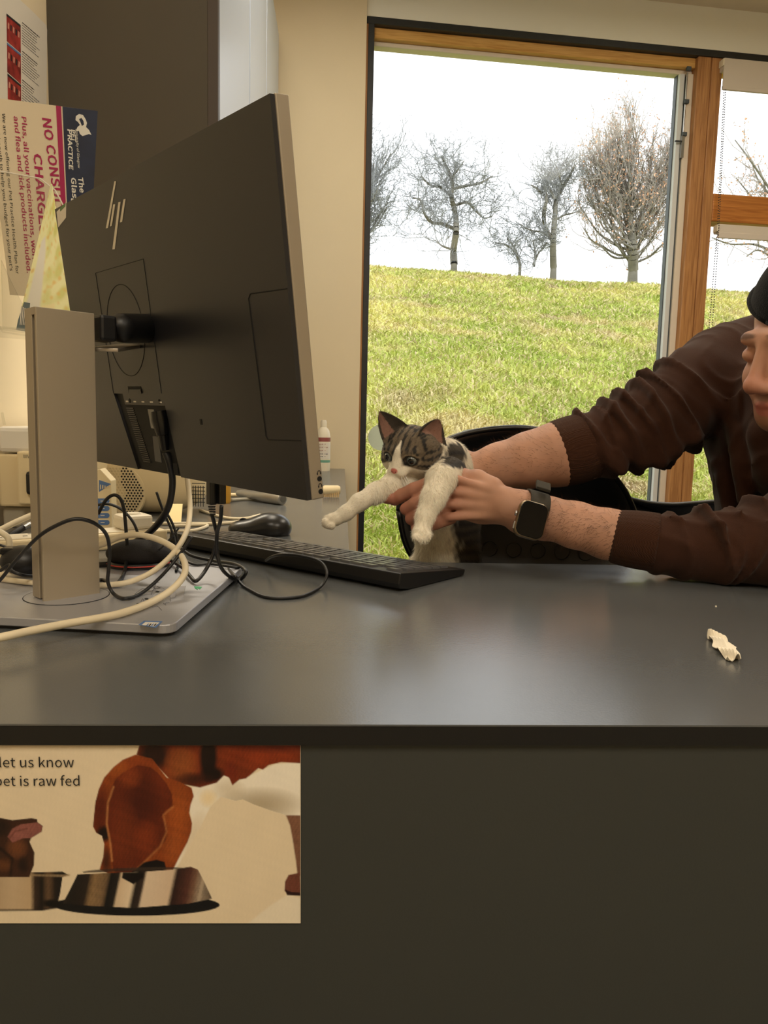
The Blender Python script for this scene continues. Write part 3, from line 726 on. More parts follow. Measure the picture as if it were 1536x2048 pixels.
# arm and head joint
arm_d = MR[:, 1].copy(); arm_d[2] = 0; arm_d /= np.linalg.norm(arm_d); arm_s = np.array([-arm_d[1], arm_d[0], 0])     # away from viewer side
_pa, _pb = onZ(88, 1205, DESK + .012), onZ(200, 1188, DESK + .012); PB = np.array([_pa[0], _pa[1], 0]);                               # near lower corner of the column
ex = np.array([_pb[0] - _pa[0], _pb[1] - _pa[1], 0]); W_ = float(np.linalg.norm(ex)); ex /= np.linalg.norm(ex); ey = np.array([-ex[1], ex[0], 0])
AB = np.column_stack([ex, ey, [0, 0, 1]])
ztop = P(80, 613, PB[1])[2]; print('ztop', ztop)
zb = DESK + .012
col = MB()
D_ = .027
def cbox(mb, x0, x1, y0, y1, z0, z1):
    c = PB + ex * (x0 + x1) / 2 + ey * (y0 + y1) / 2 + np.array([0, 0, (z0 + z1) / 2]); return mb.box(c, (abs(x1 - x0), abs(y1 - y0), z1 - z0), M3=AB)
M['stand'] = mat('stand_alloy', (176, 164, 144), .46, metal=.55, bump=.06, bscale=1800, dist=.0002)
mb = MB(); cbox(mb, 0, W_, 0, .004, zb - .002, ztop); mb.build('column_cover', M['stand'], mon, world=True, bevel=.0006)
mb = MB(); cbox(mb, 0, W_, .0105, D_, zb + .002, ztop); mb.build('column', M['stand'], mon, world=True, bevel=.0006)
mb = MB(); cbox(mb, .016, W_ - .004, .003, .0108, zb, ztop - .008); mb.build('column_core', mat('dark_slide', (18, 18, 20), .7), mon, world=True)
mb = MB(); cbox(mb, 0, W_, .003, .011, ztop - .007, ztop); mb.build('column_cap', M['silver_side'], mon, world=True)
mb = MB(); cbox(mb, .006, .02, .003, .011, zb, zb + .105); mb.build('column_insert', mat('grey_insert', (120, 122, 126), .5), mon, world=True)
jc = (onM(262, 656, 0)); jc = mw([jc[0], 0, jc[2]])
a0 = PB + ex * (W_ - .005) + ey * .02; a0 = P(204, 658, a0[1])
dd = jc - a0; L0 = np.linalg.norm(dd); dd /= L0
mb = MB(); mb.box(a0 + dd * .006, (.018, .026, .026), M3=AB); mb.build('arm', M['black'], mon, world=True, bevel=.003)
mb = MB(); mb.tube([a0 + dd * .01, a0 + dd * .022, a0 + dd * .04], [.013, .009, .013], 20); mb.build('arm_neck', M['black_gloss'], mon, world=True, smooth='angle')
hA, hB_ = P(244, 656, .855), mw(onM(292, 657, -.004)); hu = hB_ - hA; hLn = np.linalg.norm(hu); hu /= hLn
s_ = SDF(np.minimum(hA, hB_) - .03, np.maximum(hA, hB_) + .03, .0012)
s_.cap(hA, hB_, .0155, .0165, k=.001); v, f = s_.mesh(); rawmesh('tilt_head', v, f, M['black'], mon, True, world=True)
mb = MB(); mb.box((a0 + jc) / 2 - np.array([0, 0, .021]) + arm_d * .0, (L0 * .95, .03, .004), M3=np.column_stack([dd, np.cross([0, 0, 1], dd), [0, 0, 1]])); mb.build('arm_underside', M['silver_side'], mon, world=True, bevel=.001)
# base plate
bfr = onZ(346, 1277, DESK); bbr = onZ(488, 1150, DESK); bfl = onZ(-90, 1254, DESK)
fr = np.array([bfr[0], bfr[1]]); e1 = (np.array([bfl[0], bfl[1]]) - fr); e1 /= np.linalg.norm(e1); e2 = np.array([bbr[0], bbr[1]]) - fr; DL = np.linalg.norm(e2); e2 /= DL
def rpoly(z, o=0, r=.014, WL=.27):
    out = []
    c4 = [(o, o), (WL - o, o), (WL - o, DL - o), (o, DL - o)]
    cen = [(r, r), (WL - r, r), (WL - r, DL - r), (r, DL - r)]
    for i, (cx, cy) in enumerate(cen):
        a0_ = [math.pi, 1.5 * math.pi, 0, .5 * math.pi][i]
        for k in range(7):
            a = a0_ + k * math.pi / 12; out.append((cx + (r - o) * math.cos(a), cy + (r - o) * math.sin(a)))
    return [tuple(fr + e1 * a + e2 * b) + (z,) for a, b in out]
MB().prism(rpoly(DESK + .0035), (0, 0, .0085)).build('base_plate', M['metal'], mon, world=True, bevel=.001)
MB().prism(rpoly(DESK, .006), (0, 0, .0052)).build('base_foot', M['black'], mon, world=True)
cc3 = PB + ex * W_ / 2 + ey * D_ / 2; cc3[2] = DESK + .0118
MB().lathe([(0, 0), (.041, 0), (.041, .0008), (0.039, .0012), (0, .0012)], cc3, 48).build('swivel_disc', M['metal'], mon, world=True, smooth='angle')
ring = MB().tube(np.array([cc3 + [.0415 * math.cos(a), .0415 * math.sin(a), .0004] for a in np.linspace(0, 2 * math.pi, 60)]), .0004, 4).build('swivel_seam', M['groove'], mon, world=True)
ZBP = DESK + .0121
def decal(name, pxs, material, parent, z=ZBP, th=.0003): 
    return MB().prism([onZ(*q, z) for q in pxs], (0, 0, th)).build(name, material, parent, world=True)
M['blue'] = mat('blue_print', (86, 118, 168), .6)
decal('sticker', [(277, 1250), (288, 1242), (325, 1243), (312, 1256)], M['blue'], mon)
decal('sticker', [(284, 1250), (291, 1244.5), (319, 1245.5), (309, 1253)], M['whitepaper'], mon, ZBP + .0003)
for k in range(4):
    decal('sticker_print', [(292 + k * 5, 1251.5), (296 + k * 5, 1247.5), (298.5 + k * 5, 1247.6), (294.5 + k * 5, 1251.7)], M['ink'] if k % 2 else M['blue'], mon, ZBP + .0006, .0002)
M['film'] = mat('clear_film', (226, 226, 230), .12, alpha=.35)
decal('clear_sticker', [(300, 1200), (322, 1174), (372, 1172), (366, 1196)], M['film'], mon)
decal('green_mark', [(388, 1173), (404, 1174), (400, 1179), (394, 1176), (396, 1180), (390, 1177)], mat('green_ink', (40, 160, 96), .6), mon)
for q in ((259, 1219), (277, 1208), (293, 1198), (315, 1184)):
    decal('pen_dot', [(q[0] + 4.2 * math.cos(a), q[1] + 1.5 * math.sin(a)) for a in np.linspace(0, 6.283, 11)[:-1]], M['ink'], mon)
M['scrib'] = mat('grey_pen', (104, 104, 110), .7)
sr = np.random.default_rng(5)
for k in range(15):
    a = np.array([268 + sr.uniform(0, 90), 1224 - sr.uniform(0, 38)]); a[1] -= (a[0] - 268) * .35 * .6; b = a + sr.normal(0, 1, 2) * [14, 6] + [8, -4]; c_ = (a + b) / 2 + sr.normal(0, 4, 2)
    pts = spline([onZ(*a, ZBP), onZ(*c_, ZBP), onZ(*b, ZBP)], 4); MB().tube(pts, .00035, 4).build('scribble', M['scrib'], mon, world=True)

# ------------------------------------------------------------------ cables and small desk things
def cable(label, pts, r, material, smooth=10, cat='cable', name='cable', group=None, n=10):
    q = []
    def floor_at(x, y):
        b_ = onZ(x, y, DESK + .0125 + r); e = b_[:2] - fr; u_, v_ = e @ np.linalg.inv(np.column_stack([e1, e2])).T
        return (DESK + .0125 + r) if (-.004 < u_ < .274 and -.004 < v_ < DL + .004) else DESK + r
    for p in pts:
        if isinstance(p[2], str) and p[2][0] == 'z': q.append(onZ(p[0], p[1], DESK + float(p[2][1:]) + r))
        elif isinstance(p[2], str): q.append(onZ(p[0], p[1], floor_at(p[0], p[1])))
        else:
            k = P(*p); zf = floor_at(p[0], p[1])
            if k[2] < zf: k = onZ(p[0], p[1], zf)
            q.append(k)
    path = spline(q, smooth); path[:, 2] = np.maximum(path[:, 2], DESK + r)
    t = empty(name, path[0], None, label, cat, group)
    MB().tube(path, r, n).build('cable_sheath', material, t, smooth=True, world=True)
    return t, path
ow, bk = M['offwhite'], M['black']
cable('thick cream cable curving across the front of the silver monitor foot', [(-60, 1284, 'z.008'), (0, 1275, 'z.0125'), (60, 1262, 'z.0132'), (130, 1248, 'z.0132'), (240, 1227, 'z.0132'), (315, 1198, 'z.014'), (358, 1165, .80), (371, 1135, .83), (357, 1105, .87), (325, 1083, .9), (280, 1070, .93), (240, 1074, .94), (195, 1092, .93), (120, 1110, .93)], .0036, ow)
cable('cream cable hanging down from the bottom of the monitor', [(366, 905, .985), (372, 940, .975), (378, 985, .96), (380, 1020, .94), (374, 1060, .91), (352, 1100, .87), (310, 1140, .85), (262, 1163, .84), (215, 1170, .87), (160, 1172, .92), (60, 1165, .93), (-40, 1152, .93)], .0032, ow)
pc, _ = cable('thick black power cable plugged into the back of the monitor', [(331, 905, .93), (340, 930, .93), (345, 965, .94), (338, 1010, .95), (318, 1045, .97), (290, 1072, 1.0), (255, 1092, 1.02)], .0042, M['black'])
pk = MM(); q0 = onM(318, 822, -.006); q1 = onM(326, 870, -.006); pk.tube([q0, q0 * .6 + q1 * .4, q1], [.0095, .0105, .0075], 12); q2 = onM(330, 900, -.006); pk.tube([q1, q2], [.006, .005], 12)
pk.build('plug', M['black_gloss'], pc, smooth='angle')
cable('thin black wire arching in front of the monitor column', [(-30, 1185, .80), (0, 1160, .80), (30, 1123, .79), (75, 1075, .755), (115, 1050, .75), (152, 1038, .75), (188, 1046, .76), (212, 1068, .785), (219, 1100, .80), (217, 1140, .80), (216, 1165, .80), (228, 1188, .80), (252, 1197, .80), (285, 1185, .81), (325, 1150, .84), (360, 1108, .86), (384, 1074, .88)], .0019, bk)
cable('black wire making a tall narrow loop beside the column', [(196, 1028, .95), (212, 1000, .95), (228, 990, .95), (241, 998, .95), (248, 1020, .95), (252, 1060, .95), (254, 1100, .95), (250, 1140, .95), (238, 1163, .94), (222, 1170, .93), (205, 1160, .93), (175, 1165, .95)], .0021, bk)
cable('black wire curving over the power strip behind the column', [(190, 1011, 1.1), (215, 1008, 1.1), (240, 1017, 1.1), (262, 1038, 1.1), (274, 1062, 1.1), (276, 1085, 1.1)], .0020, bk)
for k, (nm, pts, dd_) in enumerate((
    ('black wire from the left plug under the monitor', [(424, 1030, .86), (430, 1052, .87), (434, 1075, .88), (426, 1110, .89), (410, 1142, .88), (392, 1162, .86), (380, 1152, .88), (366, 1136, .92), (340, 1120, .98)], 0),
    ('black wire from the right plug under the monitor', [(443, 1012, .84), (441, 1040, .85), (434, 1068, .87), (434, 1100, .88), (440, 1130, .88), (455, 1150, .89), (478, 1160, 'b'), (492, 1143, .93), (470, 1128, .99), (430, 1122, 1.02), (385, 1112, 1.04), (360, 1095, 1.06)], 0))):
    c_, _ = cable(nm, pts, .0022, bk)
    x0, x1 = ((413, 432), (432, 450))[k]
    m_ = MB(); a = P((x0 + x1) / 2, 962, .86); b = P((x0 + x1) / 2 + 1, 1009 if k == 0 else 1008, .86); m_.box((a + b) / 2, (.0100, .0085, abs(a[2] - b[2])), rz=-.9); m_.build('plug', M['black_gloss'], c_, bevel=.0012, world=True)
    if k == 0:
        for j in range(4):
            q = P(423.5 + j * .6, 1013 + j * 5, .86); MB().lathe([(0, -.001), (.0042 - j * .0003, -.001), (.0042 - j * .0003, .0006), (0, .0006)], q, 14).build('strain_relief', M['black'], c_, world=True, smooth='angle')
cable('black keyboard lead looping over the bare desk', [(440, 1122, 'd'), (468, 1150, 'd'), (476, 1160, 'z.004'), (493, 1176, 'd'), (536, 1195, 'd'), (601, 1193, 'd'), (640, 1174, .895), (654, 1148, .91), (641, 1124, .93), (602, 1112, .95), (566, 1109, .965), (545, 1113, .99), (532, 1121, 1.02)], .0019, bk, n=8)
cable('pair of loose black wire ends standing behind the monitor foot', [(313, 984, 1.02), (325, 1018, 1.02), (343, 1060, 1.02), (355, 1100, 1.01), (358, 1130, 1.0)], .0017, bk)
cable('black wire leaning beside the loose wire ends', [(330, 1020, 1.0), (346, 1050, 1.0), (356, 1085, 1.0), (359, 1120, .99), (352, 1142, .98)], .0017, bk)
cable('thin bare ended black wire rising over the earcup', [(318, 1100, .95), (340, 1078, .95), (358, 1056, .95)], .0012, bk)
cable('black wire running back towards the keyboard', [(318, 1093, 1.02), (345, 1105, 1.02), (385, 1128, 1.03), (420, 1128, 'd'), (470, 1135, 'd'), (492, 1141, 'd')], .0018, bk)
cable('black wire lying flat behind the cushion', [(240, 1090, 1.03), (280, 1082, 1.03), (320, 1088, 1.03), (345, 1102, 1.02), (362, 1125, 'd'), (372, 1138, 'd')], .0017, bk)
cable('cream lead lying on the desk beyond the mouse', [(300, 1047, 'd'), (360, 1047, 'd'), (440, 1047, 'd'), (500, 1040, 'd'), (545, 1030, 'd')], .0032, ow)
cable('cream lead curling back near the black grille', [(330, 1062, 'd'), (380, 1062, 'd'), (408, 1055, 'd'), (414, 1050, 'd'), (395, 1050, 'd'), (340, 1052, 'd')], .003, ow)
cable('cream lead running from the round speaker to the tools', [(400, 1020, 'd'), (420, 1027, 'd'), (455, 1036, 'd'), (490, 1037, 'd'), (520, 1030, 'd')], .003, ow)
cable('cream cable rising at the left behind the column', [(-30, 1072, 1.05), (0, 1060, 1.06), (30, 1045, 1.08), (62, 1031, 1.1), (110, 1012, 1.12)], .0042, ow)
cable('cream cable bent in a tight curve at the far left', [(-30, 1052, 1.02), (0, 1064, 1.02), (16, 1076, 1.02), (20, 1096, 1.02)], .0040, ow)
for k, (y0, y1, lab) in enumerate(((1118, 1116, 'upper cream cable of the bundle left of the column'), (1132, 1128, 'second cream cable of the bundle left of the column'), (1149, 1146, 'third cream cable of the bundle left of the column'))):
    cable(lab, [(-40, y0, .98 - k * .02), (0, y0, .98 - k * .02), (40, y0 - 1, .98 - k * .02), (75, y1, .98 - k * .02)], .0036, ow)
cable('thin black wire crossing the cable bundle at the left', [(-30, 1082, .93), (0, 1090, .93), (20, 1097, .93), (50, 1108, .93)], .0015, bk)
cable('thin black wire lying low across the cable bundle', [(-30, 1104, .93), (0, 1106, .93), (30, 1108, .93), (60, 1112, .93)], .0015, bk)
cable('black wire round the front of the black adapter', [(0, 1142, .84), (18, 1130, .84), (24, 1142, .83), (45, 1150, .83), (75, 1153, .85)], .0018, bk)

# black adapter block, left of the column
ad = empty('power_adapter', P(45, 1150, .89), None, 'black power adapter lying among cables left of the column', 'adapter')
v, f = None, None
s_ = SDF(P(45, 1122, .89) - .05, P(45, 1122, .89) + .06, .0015); c_ = P(48, 1122, .89)
s_.ell(c_, (.026, .022, .016), k=.004); s_.ell(c_ + [.0, 0, .004], (.022, .018, .014), k=.004)
v, f = s_.mesh(); rawmesh('casing', v, f, M['black'], ad, True, world=True)
MB().box(c_ + [-.012, 0, .012], (.022, .02, .008)).build('label_face', M['black_gloss'], ad, world=True, bevel=.002)
# headset earpiece with red ring
hs = empty('headset', P(275, 1165, .95), None, 'black padded headset earpiece with a thin red ring', 'headset')
c_ = P(278, 1120, .97)
sd = SDF(c_ - [.06, .06, .04], c_ + [.06, .06, .04], .0015)
sd.ell(c_ + [0, 0, .009], (.040, .034, .0165), k=.006); v, f = sd.mesh(); rawmesh('ear_cushion', v, f, M['black_soft'], hs, True, world=True)
MB().lathe([(0, -.024), (.030, -.024), (.036, -.012), (.0375, -.002), (.034, .002), (0, .002)], c_ + [0, 0, -.002], 40).build('ear_cup', M['black'], hs, world=True, smooth='angle')
a = np.linspace(0, 2 * math.pi, 49); MB().tube(np.array([c_ + [.0385 * math.cos(x), .0385 * math.sin(x), -.002] for x in a]), .0008, 6).build('red_ring', M['red'], hs, world=True)
MB().box(c_ + [-.045, -.005, -.012], (.03, .03, .024), rz=.3).build('hinge_block', M['black_gloss'], hs, world=True, bevel=.003)
a = np.linspace(-.2, 1.2, 14); bp = np.array([c_ + [-.03 - .09 * math.sin(x * 1.6), .02 + .03 * math.sin(x * 2), -.016] for x in a]); MB().tube(bp, .005, 8, flat=.5).build('headband', M['black'], hs, world=True, smooth=True)
# power strip
pa = onZ(-40, 1122, DESK); pb = onZ(336, 1090, DESK); dl = pb - pa; L = np.linalg.norm(dl); an = math.atan2(dl[1], dl[0])
PBs = np.array([[math.cos(an), -math.sin(an), 0], [math.sin(an), math.cos(an), 0], [0, 0, 1]])
ps = empty('power_strip', pb, PBs, 'long cream power strip lying behind the monitor column', 'power strip')
MB().box2((-L, 0, 0), (0, .055, .024)).build('casing', M['cream'], ps, bevel=.003)
MB().box2((-L + .01, .006, .0236), (-.02, .049, .0262)).build('top_cover', M['white'], ps, bevel=.001)
for k in range(4):
    for (dx, dy) in ((-.011, 0), (.011, 0), (0, .018)):
        MB().box((-.19 - k * .055 + dx, .022 + dy, .0263), (.006, .003, .0006)).build('socket_slot', M['groove'], ps)
pg = empty('mains_plug', P(280, 1062, 1.24), PBs, 'white three pin mains plug seated on the end of the power strip', 'plug')
c_ = tolocal(pg, [onZ(280, 1066, DESK + .026)])[0]
c_ = np.array([0, 0, 0.]); pg.matrix_world = Matrix.Translation(Vector(ps.matrix_world @ Vector((-.045, .026, .0262)))) @ ps.matrix_world.to_3x3().to_4x4(); mm = np.array(pg.matrix_world); pg['_m'] = [float(x) for x in mm.flatten()]
MB().box2((-.024, -.022, 0), (.024, .022, .022)).build('body', M['white'], pg, bevel=.005)
MB().lathe([(0, 0), (.013, 0), (.011, .003), (0, .0035)], (0, 0, .021), 24).build('face_ring', M['white'], pg, smooth='angle')
# round perforated speaker
spc = P(282, 975, 1.62); spc[2] = DESK + .078
sp = empty('speaker', (spc[0], spc[1], DESK), None, 'cream rounded loudspeaker with a perforated round grille behind the monitor', 'speaker')
s_ = SDF(spc - [.19, .12, .1], spc + [.19, .12, .1], .003)
s_.ell(spc, (.135, .07, .077), k=.01)
g_ = np.stack(np.meshgrid(*s_.ax, indexing='ij'), -1) - spc
qx = np.abs(g_) / np.array([.138, .075, .077]); s_.d = ((qx ** 3.2).sum(-1) ** (1 / 3.2) - 1).astype(np.float32) * .07
v, f = s_.mesh(2); rawmesh('body', v, f, M['cream'], sp, True, world=True)
cy = spc[1] - .0745; gcx = P(215, 0, cy)[0]; gcz = P(215, 985, cy)[2]
gr = P(292, 985, cy)[0] - gcx
MB().lathe([(0, 0), (gr, 0), (gr - .002, .004), (0, .005)], (gcx, cy + .003, gcz), 64, (0, -1, 0)).build('grille_plate', M['cream'], sp, world=True, smooth='angle')
hd = []
hm = MB(); dm = MB(); 
for i in range(-14, 15):
    for j in range(-14, 15):
        x = (i + .5 * (j % 2)) * .0062; z = j * .0054; q = math.hypot(x, z)
        if q > gr - .005: continue
        op = (x > .012 and q > .02) or (i + 3 * j) % 29 == 0
        (hm if op else dm).lathe([(0, 0), (.0019, 0), (.0019, .0005), (0, .0006)] if op else [(0, 0), (.0021, 0), (.0015, .0005), (0, .0001)], (gcx + x, cy - .0022, gcz + z), 8, (0, -1, 0))
tag(hm.build('grille_hole', M['groove'], sp, world=True), kind='stuff'); tag(dm.build('grille_dimple', mat('dimple_shade', (206, 188, 150), .6), sp, world=True), kind='stuff')
for i in range(5):
    q = P(386 + i * 5, 985, 1.55); MB().box((q[0], 1.552, P(0, 985, 1.552)[2]), (.0012, .0015, .042)).build('grid_bar', M['groove'], sp, world=True)
for j in range(6):
    q = P(397, 967 + j * 7.5, 1.55); MB().box(q, (.026, .0015, .0012)).build('grid_bar', M['groove'], sp, world=True)
cc_ = P(344, 1026, 1.46)
nb = empty('sticky_note', onZ(342, 1048, DESK), None, 'pale yellow folded note leaning against the loudspeaker', 'note'); MB().prism([P(333, 1008, 1.5), P(365, 1008, 1.5), P(362, 1045, 1.44), P(336, 1045, 1.44)], (0, .002, 0)).build('sheet', mat('pale_yellow_paper', (236, 216, 160), .7), nb, world=True)
# medicine carton with blue pills print
ct = empty('carton', onZ(205, 1070, DESK), None, 'slim cream carton with blue capsule shapes half behind the column', 'box')
Yc = 1.30; a = P(150, 935, Yc); b = P(222, 1062, Yc); b[2] = DESK + .026
a_, b_ = P(150, 940, Yc), P(222, 940, Yc)
MB().prism([(a_[0], Yc, DESK + .0), (b_[0], Yc, DESK + .0), (P(222, 962, Yc)[0], Yc, P(222, 962, Yc)[2]), (P(200, 938, Yc)[0], Yc, P(200, 938, Yc)[2]), (a_[0], Yc, P(150, 950, Yc)[2])], (0, .03, 0)).build('body', M['cream'], ct, world=True, bevel=.001)
def yquad(pxs, Y, name, material, parent): return MB().prism([P(*q, Y) for q in pxs], (0, .0006, 0)).build(name, material, parent, world=True)
yquad([(198, 960), (222, 968), (214, 973), (204, 980), (198, 984)], Yc - .0008, 'blue_print', M['blue'], ct)
for j in range(4): yquad([(200 + j * 4.5, 969 + j), (202 + j * 4.5, 969.5 + j), (202 + j * 4.4, 978 - j), (200 + j * 4.4, 979 - j)], Yc - .0016, 'white_print', M['cream'], ct)
for y in (1002, 1017, 1031, 1045):
    pts = [(190, y - 5), (214, y - 5)] + [(214 + 5 * math.sin(t), y - 5 * math.cos(t)) for t in np.linspace(.3, 2.8, 6)] + [(214, y + 5), (190, y + 5)]
    yquad(pts, Yc - .0008, 'capsule_print', M['blue'], ct); yquad([(201, y - .5), (209, y - .5), (209, y + .8), (201, y + .8)], Yc - .0016, 'white_print', M['whitepaper'], ct)
# printer at the left wall
Yp = 1.36; pr = empty('printer', (-.58, Yp, DESK), None, 'cream office printer standing against the left wall', 'printer')
x0, x1 = -.585, P(150, 900, Yp)[0]
zt_ = P(30, 853, Yp)[2]; zm = P(30, 905, Yp)[2]; zl = P(30, 1012, Yp)[2]
MB().box2((x0, Yp, DESK), (x1, Yp + .32, zl - .002)).build('base', mat('printer_grey', (176, 168, 150), .5), pr, world=True, bevel=.004)
MB().box2((x0, Yp - .012, zl), (x1, Yp + .32, zm - .002)).build('body', M['cream'], pr, world=True, bevel=.004)
MB().box2((x0, Yp - .015, zm), (x1, Yp + .33, zt_)).build('lid', mat('printer_lid', (224, 220, 212), .3), pr, world=True, bevel=.008)
q0 = P(40, 902, Yp - .02); q1 = P(100, 1008, Yp - .02)
MB().box2((q0[0], Yp - .035, q1[2]), (q1[0], Yp - .01, q0[2])).build('front_door', M['cream'], pr, world=True, bevel=.003)
q0 = P(53, 942, Yp - .036); q1 = P(85, 990, Yp - .036); MB().box2((q0[0], Yp - .045, q1[2]), (q1[0], Yp - .033, q0[2])).build('port_cover', M['black'], pr, world=True, bevel=.006)
text('WWEI', .008, mat('grey_ink', (120, 116, 104), .6), pr, P(46, 916, Yp - .0355), (1, 0, 0), (0, 0, 1), name='lettering')
MB().tube([P(4, 825, Yp + .02), P(9, 850, Yp + .02)], .0022, 6).build('paper_guide', M['clear'], pr, world=True)
# antenna lead with steel tip
an_, _ = cable('black aerial lead with a steel end piece left of the column', [(-30, 1100, 1.12), (0, 1086, 1.13), (25, 1068, 1.15), (48, 1054, 1.17)], .0052, bk)
MB().tube([P(47, 1055, 1.165), P(56, 1050, 1.175), P(63, 1048, 1.18)], [.0035, .0045, .004], 10).build('steel_tip', M['steel'], an_, world=True, smooth='angle')

# mouse
mc = onZ(521, 1068, DESK); 
ms = empty('mouse', (mc[0], mc[1], DESK), None, 'black computer mouse with a high glossy back lying beyond the keyboard', 'mouse')
mf = basis((.98, -.10, 0))
s_ = SDF(mc - [.08, .06, .01], mc + [.08, .06, .06], .0012); B3 = np.column_stack([mf[0], mf[1], mf[2]])
s_.ell(mc + mf[0] * .018 + [0, 0, .012], (.036, .031, .026), B3, k=.012); s_.ell(mc - mf[0] * .02 + [0, 0, .008], (.036, .029, .017), B3, k=.014)
s_.d = np.maximum(s_.d, (DESK + .0005 - s_.ax[2])[None, None, :].astype(np.float32))
v, f = s_.mesh(2); rawmesh('shell', v, f, mat('mouse_shell', (38, 37, 36), .3), ms, True, world=True)
MB().lathe([(0, -.003), (.0075, -.003), (.0085, 0), (.0075, .003), (0, .003)], mc - mf[0] * .03 + [0, 0, .019], 20, mf[1]).build('wheel', M['black_soft'], ms, world=True, smooth='angle')
# steel instrument handle
a = P(476, 996, 1.90); b = P(566, 1007, 1.78); a[2] = b[2] = DESK + .0145
sc = empty('instrument_handle', (b[0], b[1], DESK), None, 'grey metal otoscope handle lying on its side by the mouse', 'instrument')
dv = (b - a); Lh = np.linalg.norm(dv); dv /= Lh
MB().lathe([(0, 0), (.007, 0), (.009, .01), (.011, Lh * .45), (.0145, Lh * .62), (.0145, Lh - .006), (.0138, Lh - .002), (.011, Lh), (0, Lh)], a, 28, dv).build('handle', mat('dull_alloy', (168, 165, 158), .35, metal=.7), sc, world=True, smooth='angle')
MB().lathe([(0, 0), (.0085, 0), (.0085, .0012), (.003, .0018), (0, .0018)], b + dv * .0002, 20, dv).build('end_cap', mat('end_cap_grey', (110, 110, 108), .4, metal=.5), sc, world=True, smooth='angle')
# yellow pot
yp = empty('yellow_pot', onZ(438, 1006, DESK), None, 'small mustard yellow pot half hidden by the monitor plugs', 'pot'); q = onZ(440, 1006, DESK)
MB().lathe([(0, 0), (.023, 0), (.025, .004), (.0255, .075), (.022, .078), (0, .078)], q, 28).build('body', mat('mustard_plastic', (214, 160, 52), .5), yp, world=True, smooth='angle')
MB().lathe([(.0, 0), (.027, 0), (.027, .012), (0, .014)], q + [0, 0, .078], 28).build('lid', M['white'], yp, world=True, smooth='angle')
# tubes beyond
cable('pale tube lying on the desk left of the instrument handle', [(455, 990, 'd'), (478, 990, 'd'), (510, 992, 'd')], .005, M['cream'], cat='tube', name='tube')
cable('second pale tube lying beneath the monitor corner', [(462, 1000, 'd'), (500, 998, 'd'), (560, 1001, 'd')], .004, mat('grey_tube', (170, 165, 150), .5), cat='tube', name='tube')
# nail brush
br = empty('nail_brush', onZ(662, 998, DESK), None, 'small cream scrubbing brush on the desk near the window', 'brush'); q = onZ(664, 996, DESK)
MB().lathe([(0, -.022), (.010, -.022), (.0125, -.017), (.0125, .017), (.010, .022), (0, .022)], q + [-.002, 0, .020], 16, (1, .15, 0)).build('back', M['cream'], br, world=True, smooth='angle')
bb = MB()
for i in range(9):
    for j in range(3): bb.tube([q + [-.022 + i * .0048, -.008 + j * .008, .003], q + [-.022 + i * .0048, -.008 + j * .008, .018]], .0022, 6)
tag(bb.build('bristles', mat('bristle', (206, 176, 128), .9), br, world=True), kind='stuff')
# bottle
Yb = 3.0; q = P(646, 930, Yb); q[2] = DESK
bt = empty('bottle', q, None, 'white squeeze bottle with maroon and green label near the wall', 'bottle'); hB = P(646, 840, Yb)[2] - DESK
MB().lathe([(0, 0), (.026, 0), (.027, .004), (.027, hB * .68), (.022, hB * .8), (.012, hB * .86), (0, hB * .86)], (0, 0, 0), 28).build('body', M['white'], bt, smooth='angle')
MB().lathe([(0, 0), (.012, 0), (.012, hB * .1), (.009, hB * .14), (0, hB * .14)], (0, 0, hB * .86), 20).build('cap', M['white'], bt, smooth='angle')
for z0_, z1_, m in ((hB * .17, hB * .22, mat('green_band', (104, 158, 138), .5)), (hB * .58, hB * .66, mat('maroon_band', (150, 80, 76), .5)), (hB * .24, hB * .56, M['whitepaper'])):
    MB().lathe([(0.027, z0_), (.0274, z0_), (.0274, z1_), (.027, z1_)], (0, 0, 0), 28).build('label_band', m, bt, smooth='angle')
for i, z_ in enumerate((.53, .47, .41, .34, .29)):
    for k in range(3 + i % 2): MB().box((-.012 + k * .009, -.0275 + abs(k - 1) * .0012, hB * z_), (.006, .0008, .003)).build('label_print', mat('rose_print', (176, 140, 128), .6) if i < 3 else M['scrib'], bt)
# crumpled tissue
q = onZ(1446, 1296, DESK); ts = empty('crumpled_paper', q, None, 'small torn scrap of crumpled white paper on the open desk', 'paper')
tp = [onZ(x, y, DESK + .004) for x, y in ((1416, 1269), (1432, 1276), (1447, 1290), (1458, 1304), (1470, 1317))]
path = spline(tp, 9); n = len(path); vs = []; tr_ = np.random.default_rng(3)
wds = np.interp(np.linspace(0, 1, n), [0, .15, .5, .75, 1], [.001, .0048, .0085, .008, .005])
for i in range(n):
    t_ = path[min(i + 1, n - 1)] - path[max(i - 1, 0)]; t_ /= np.linalg.norm(t_); sd_ = np.array([t_[1], -t_[0], 0])
    for k in range(9):
        u = (k - 4) / 4; vs.append(path[i] + sd_ * u * wds[i] * (1 + .14 * math.sin(i * .7 + k)) + np.array([0, 0, .003 + .0028 * math.sin(3.1 * u + i * .45) + .0012 * math.sin(i * .6 + 4 * u) - .003 * abs(u)]))
vs = np.array(vs); vs[:, 2] = np.maximum(vs[:, 2], DESK + .0008)
f = [(i * 9 + k, i * 9 + k + 1, (i + 1) * 9 + k + 1, (i + 1) * 9 + k) for i in range(n - 1) for k in range(8)]
o = rawmesh('scrap', vs, f, mat('tissue_paper', (244, 234, 214), .8, bump=.4, bscale=300), ts, False, world=True)
sm = o.modifiers.new('thick', 'SOLIDIFY'); sm.thickness = .0007
MB().lathe([(0, 0), (.004, 0), (.005, .0015), (.003, .003), (0, .002)], onZ(1468, 1315, DESK + .001), 12).build('folded_tip', mat('stained_tip', (196, 168, 120), .8), ts, world=True, smooth='angle')
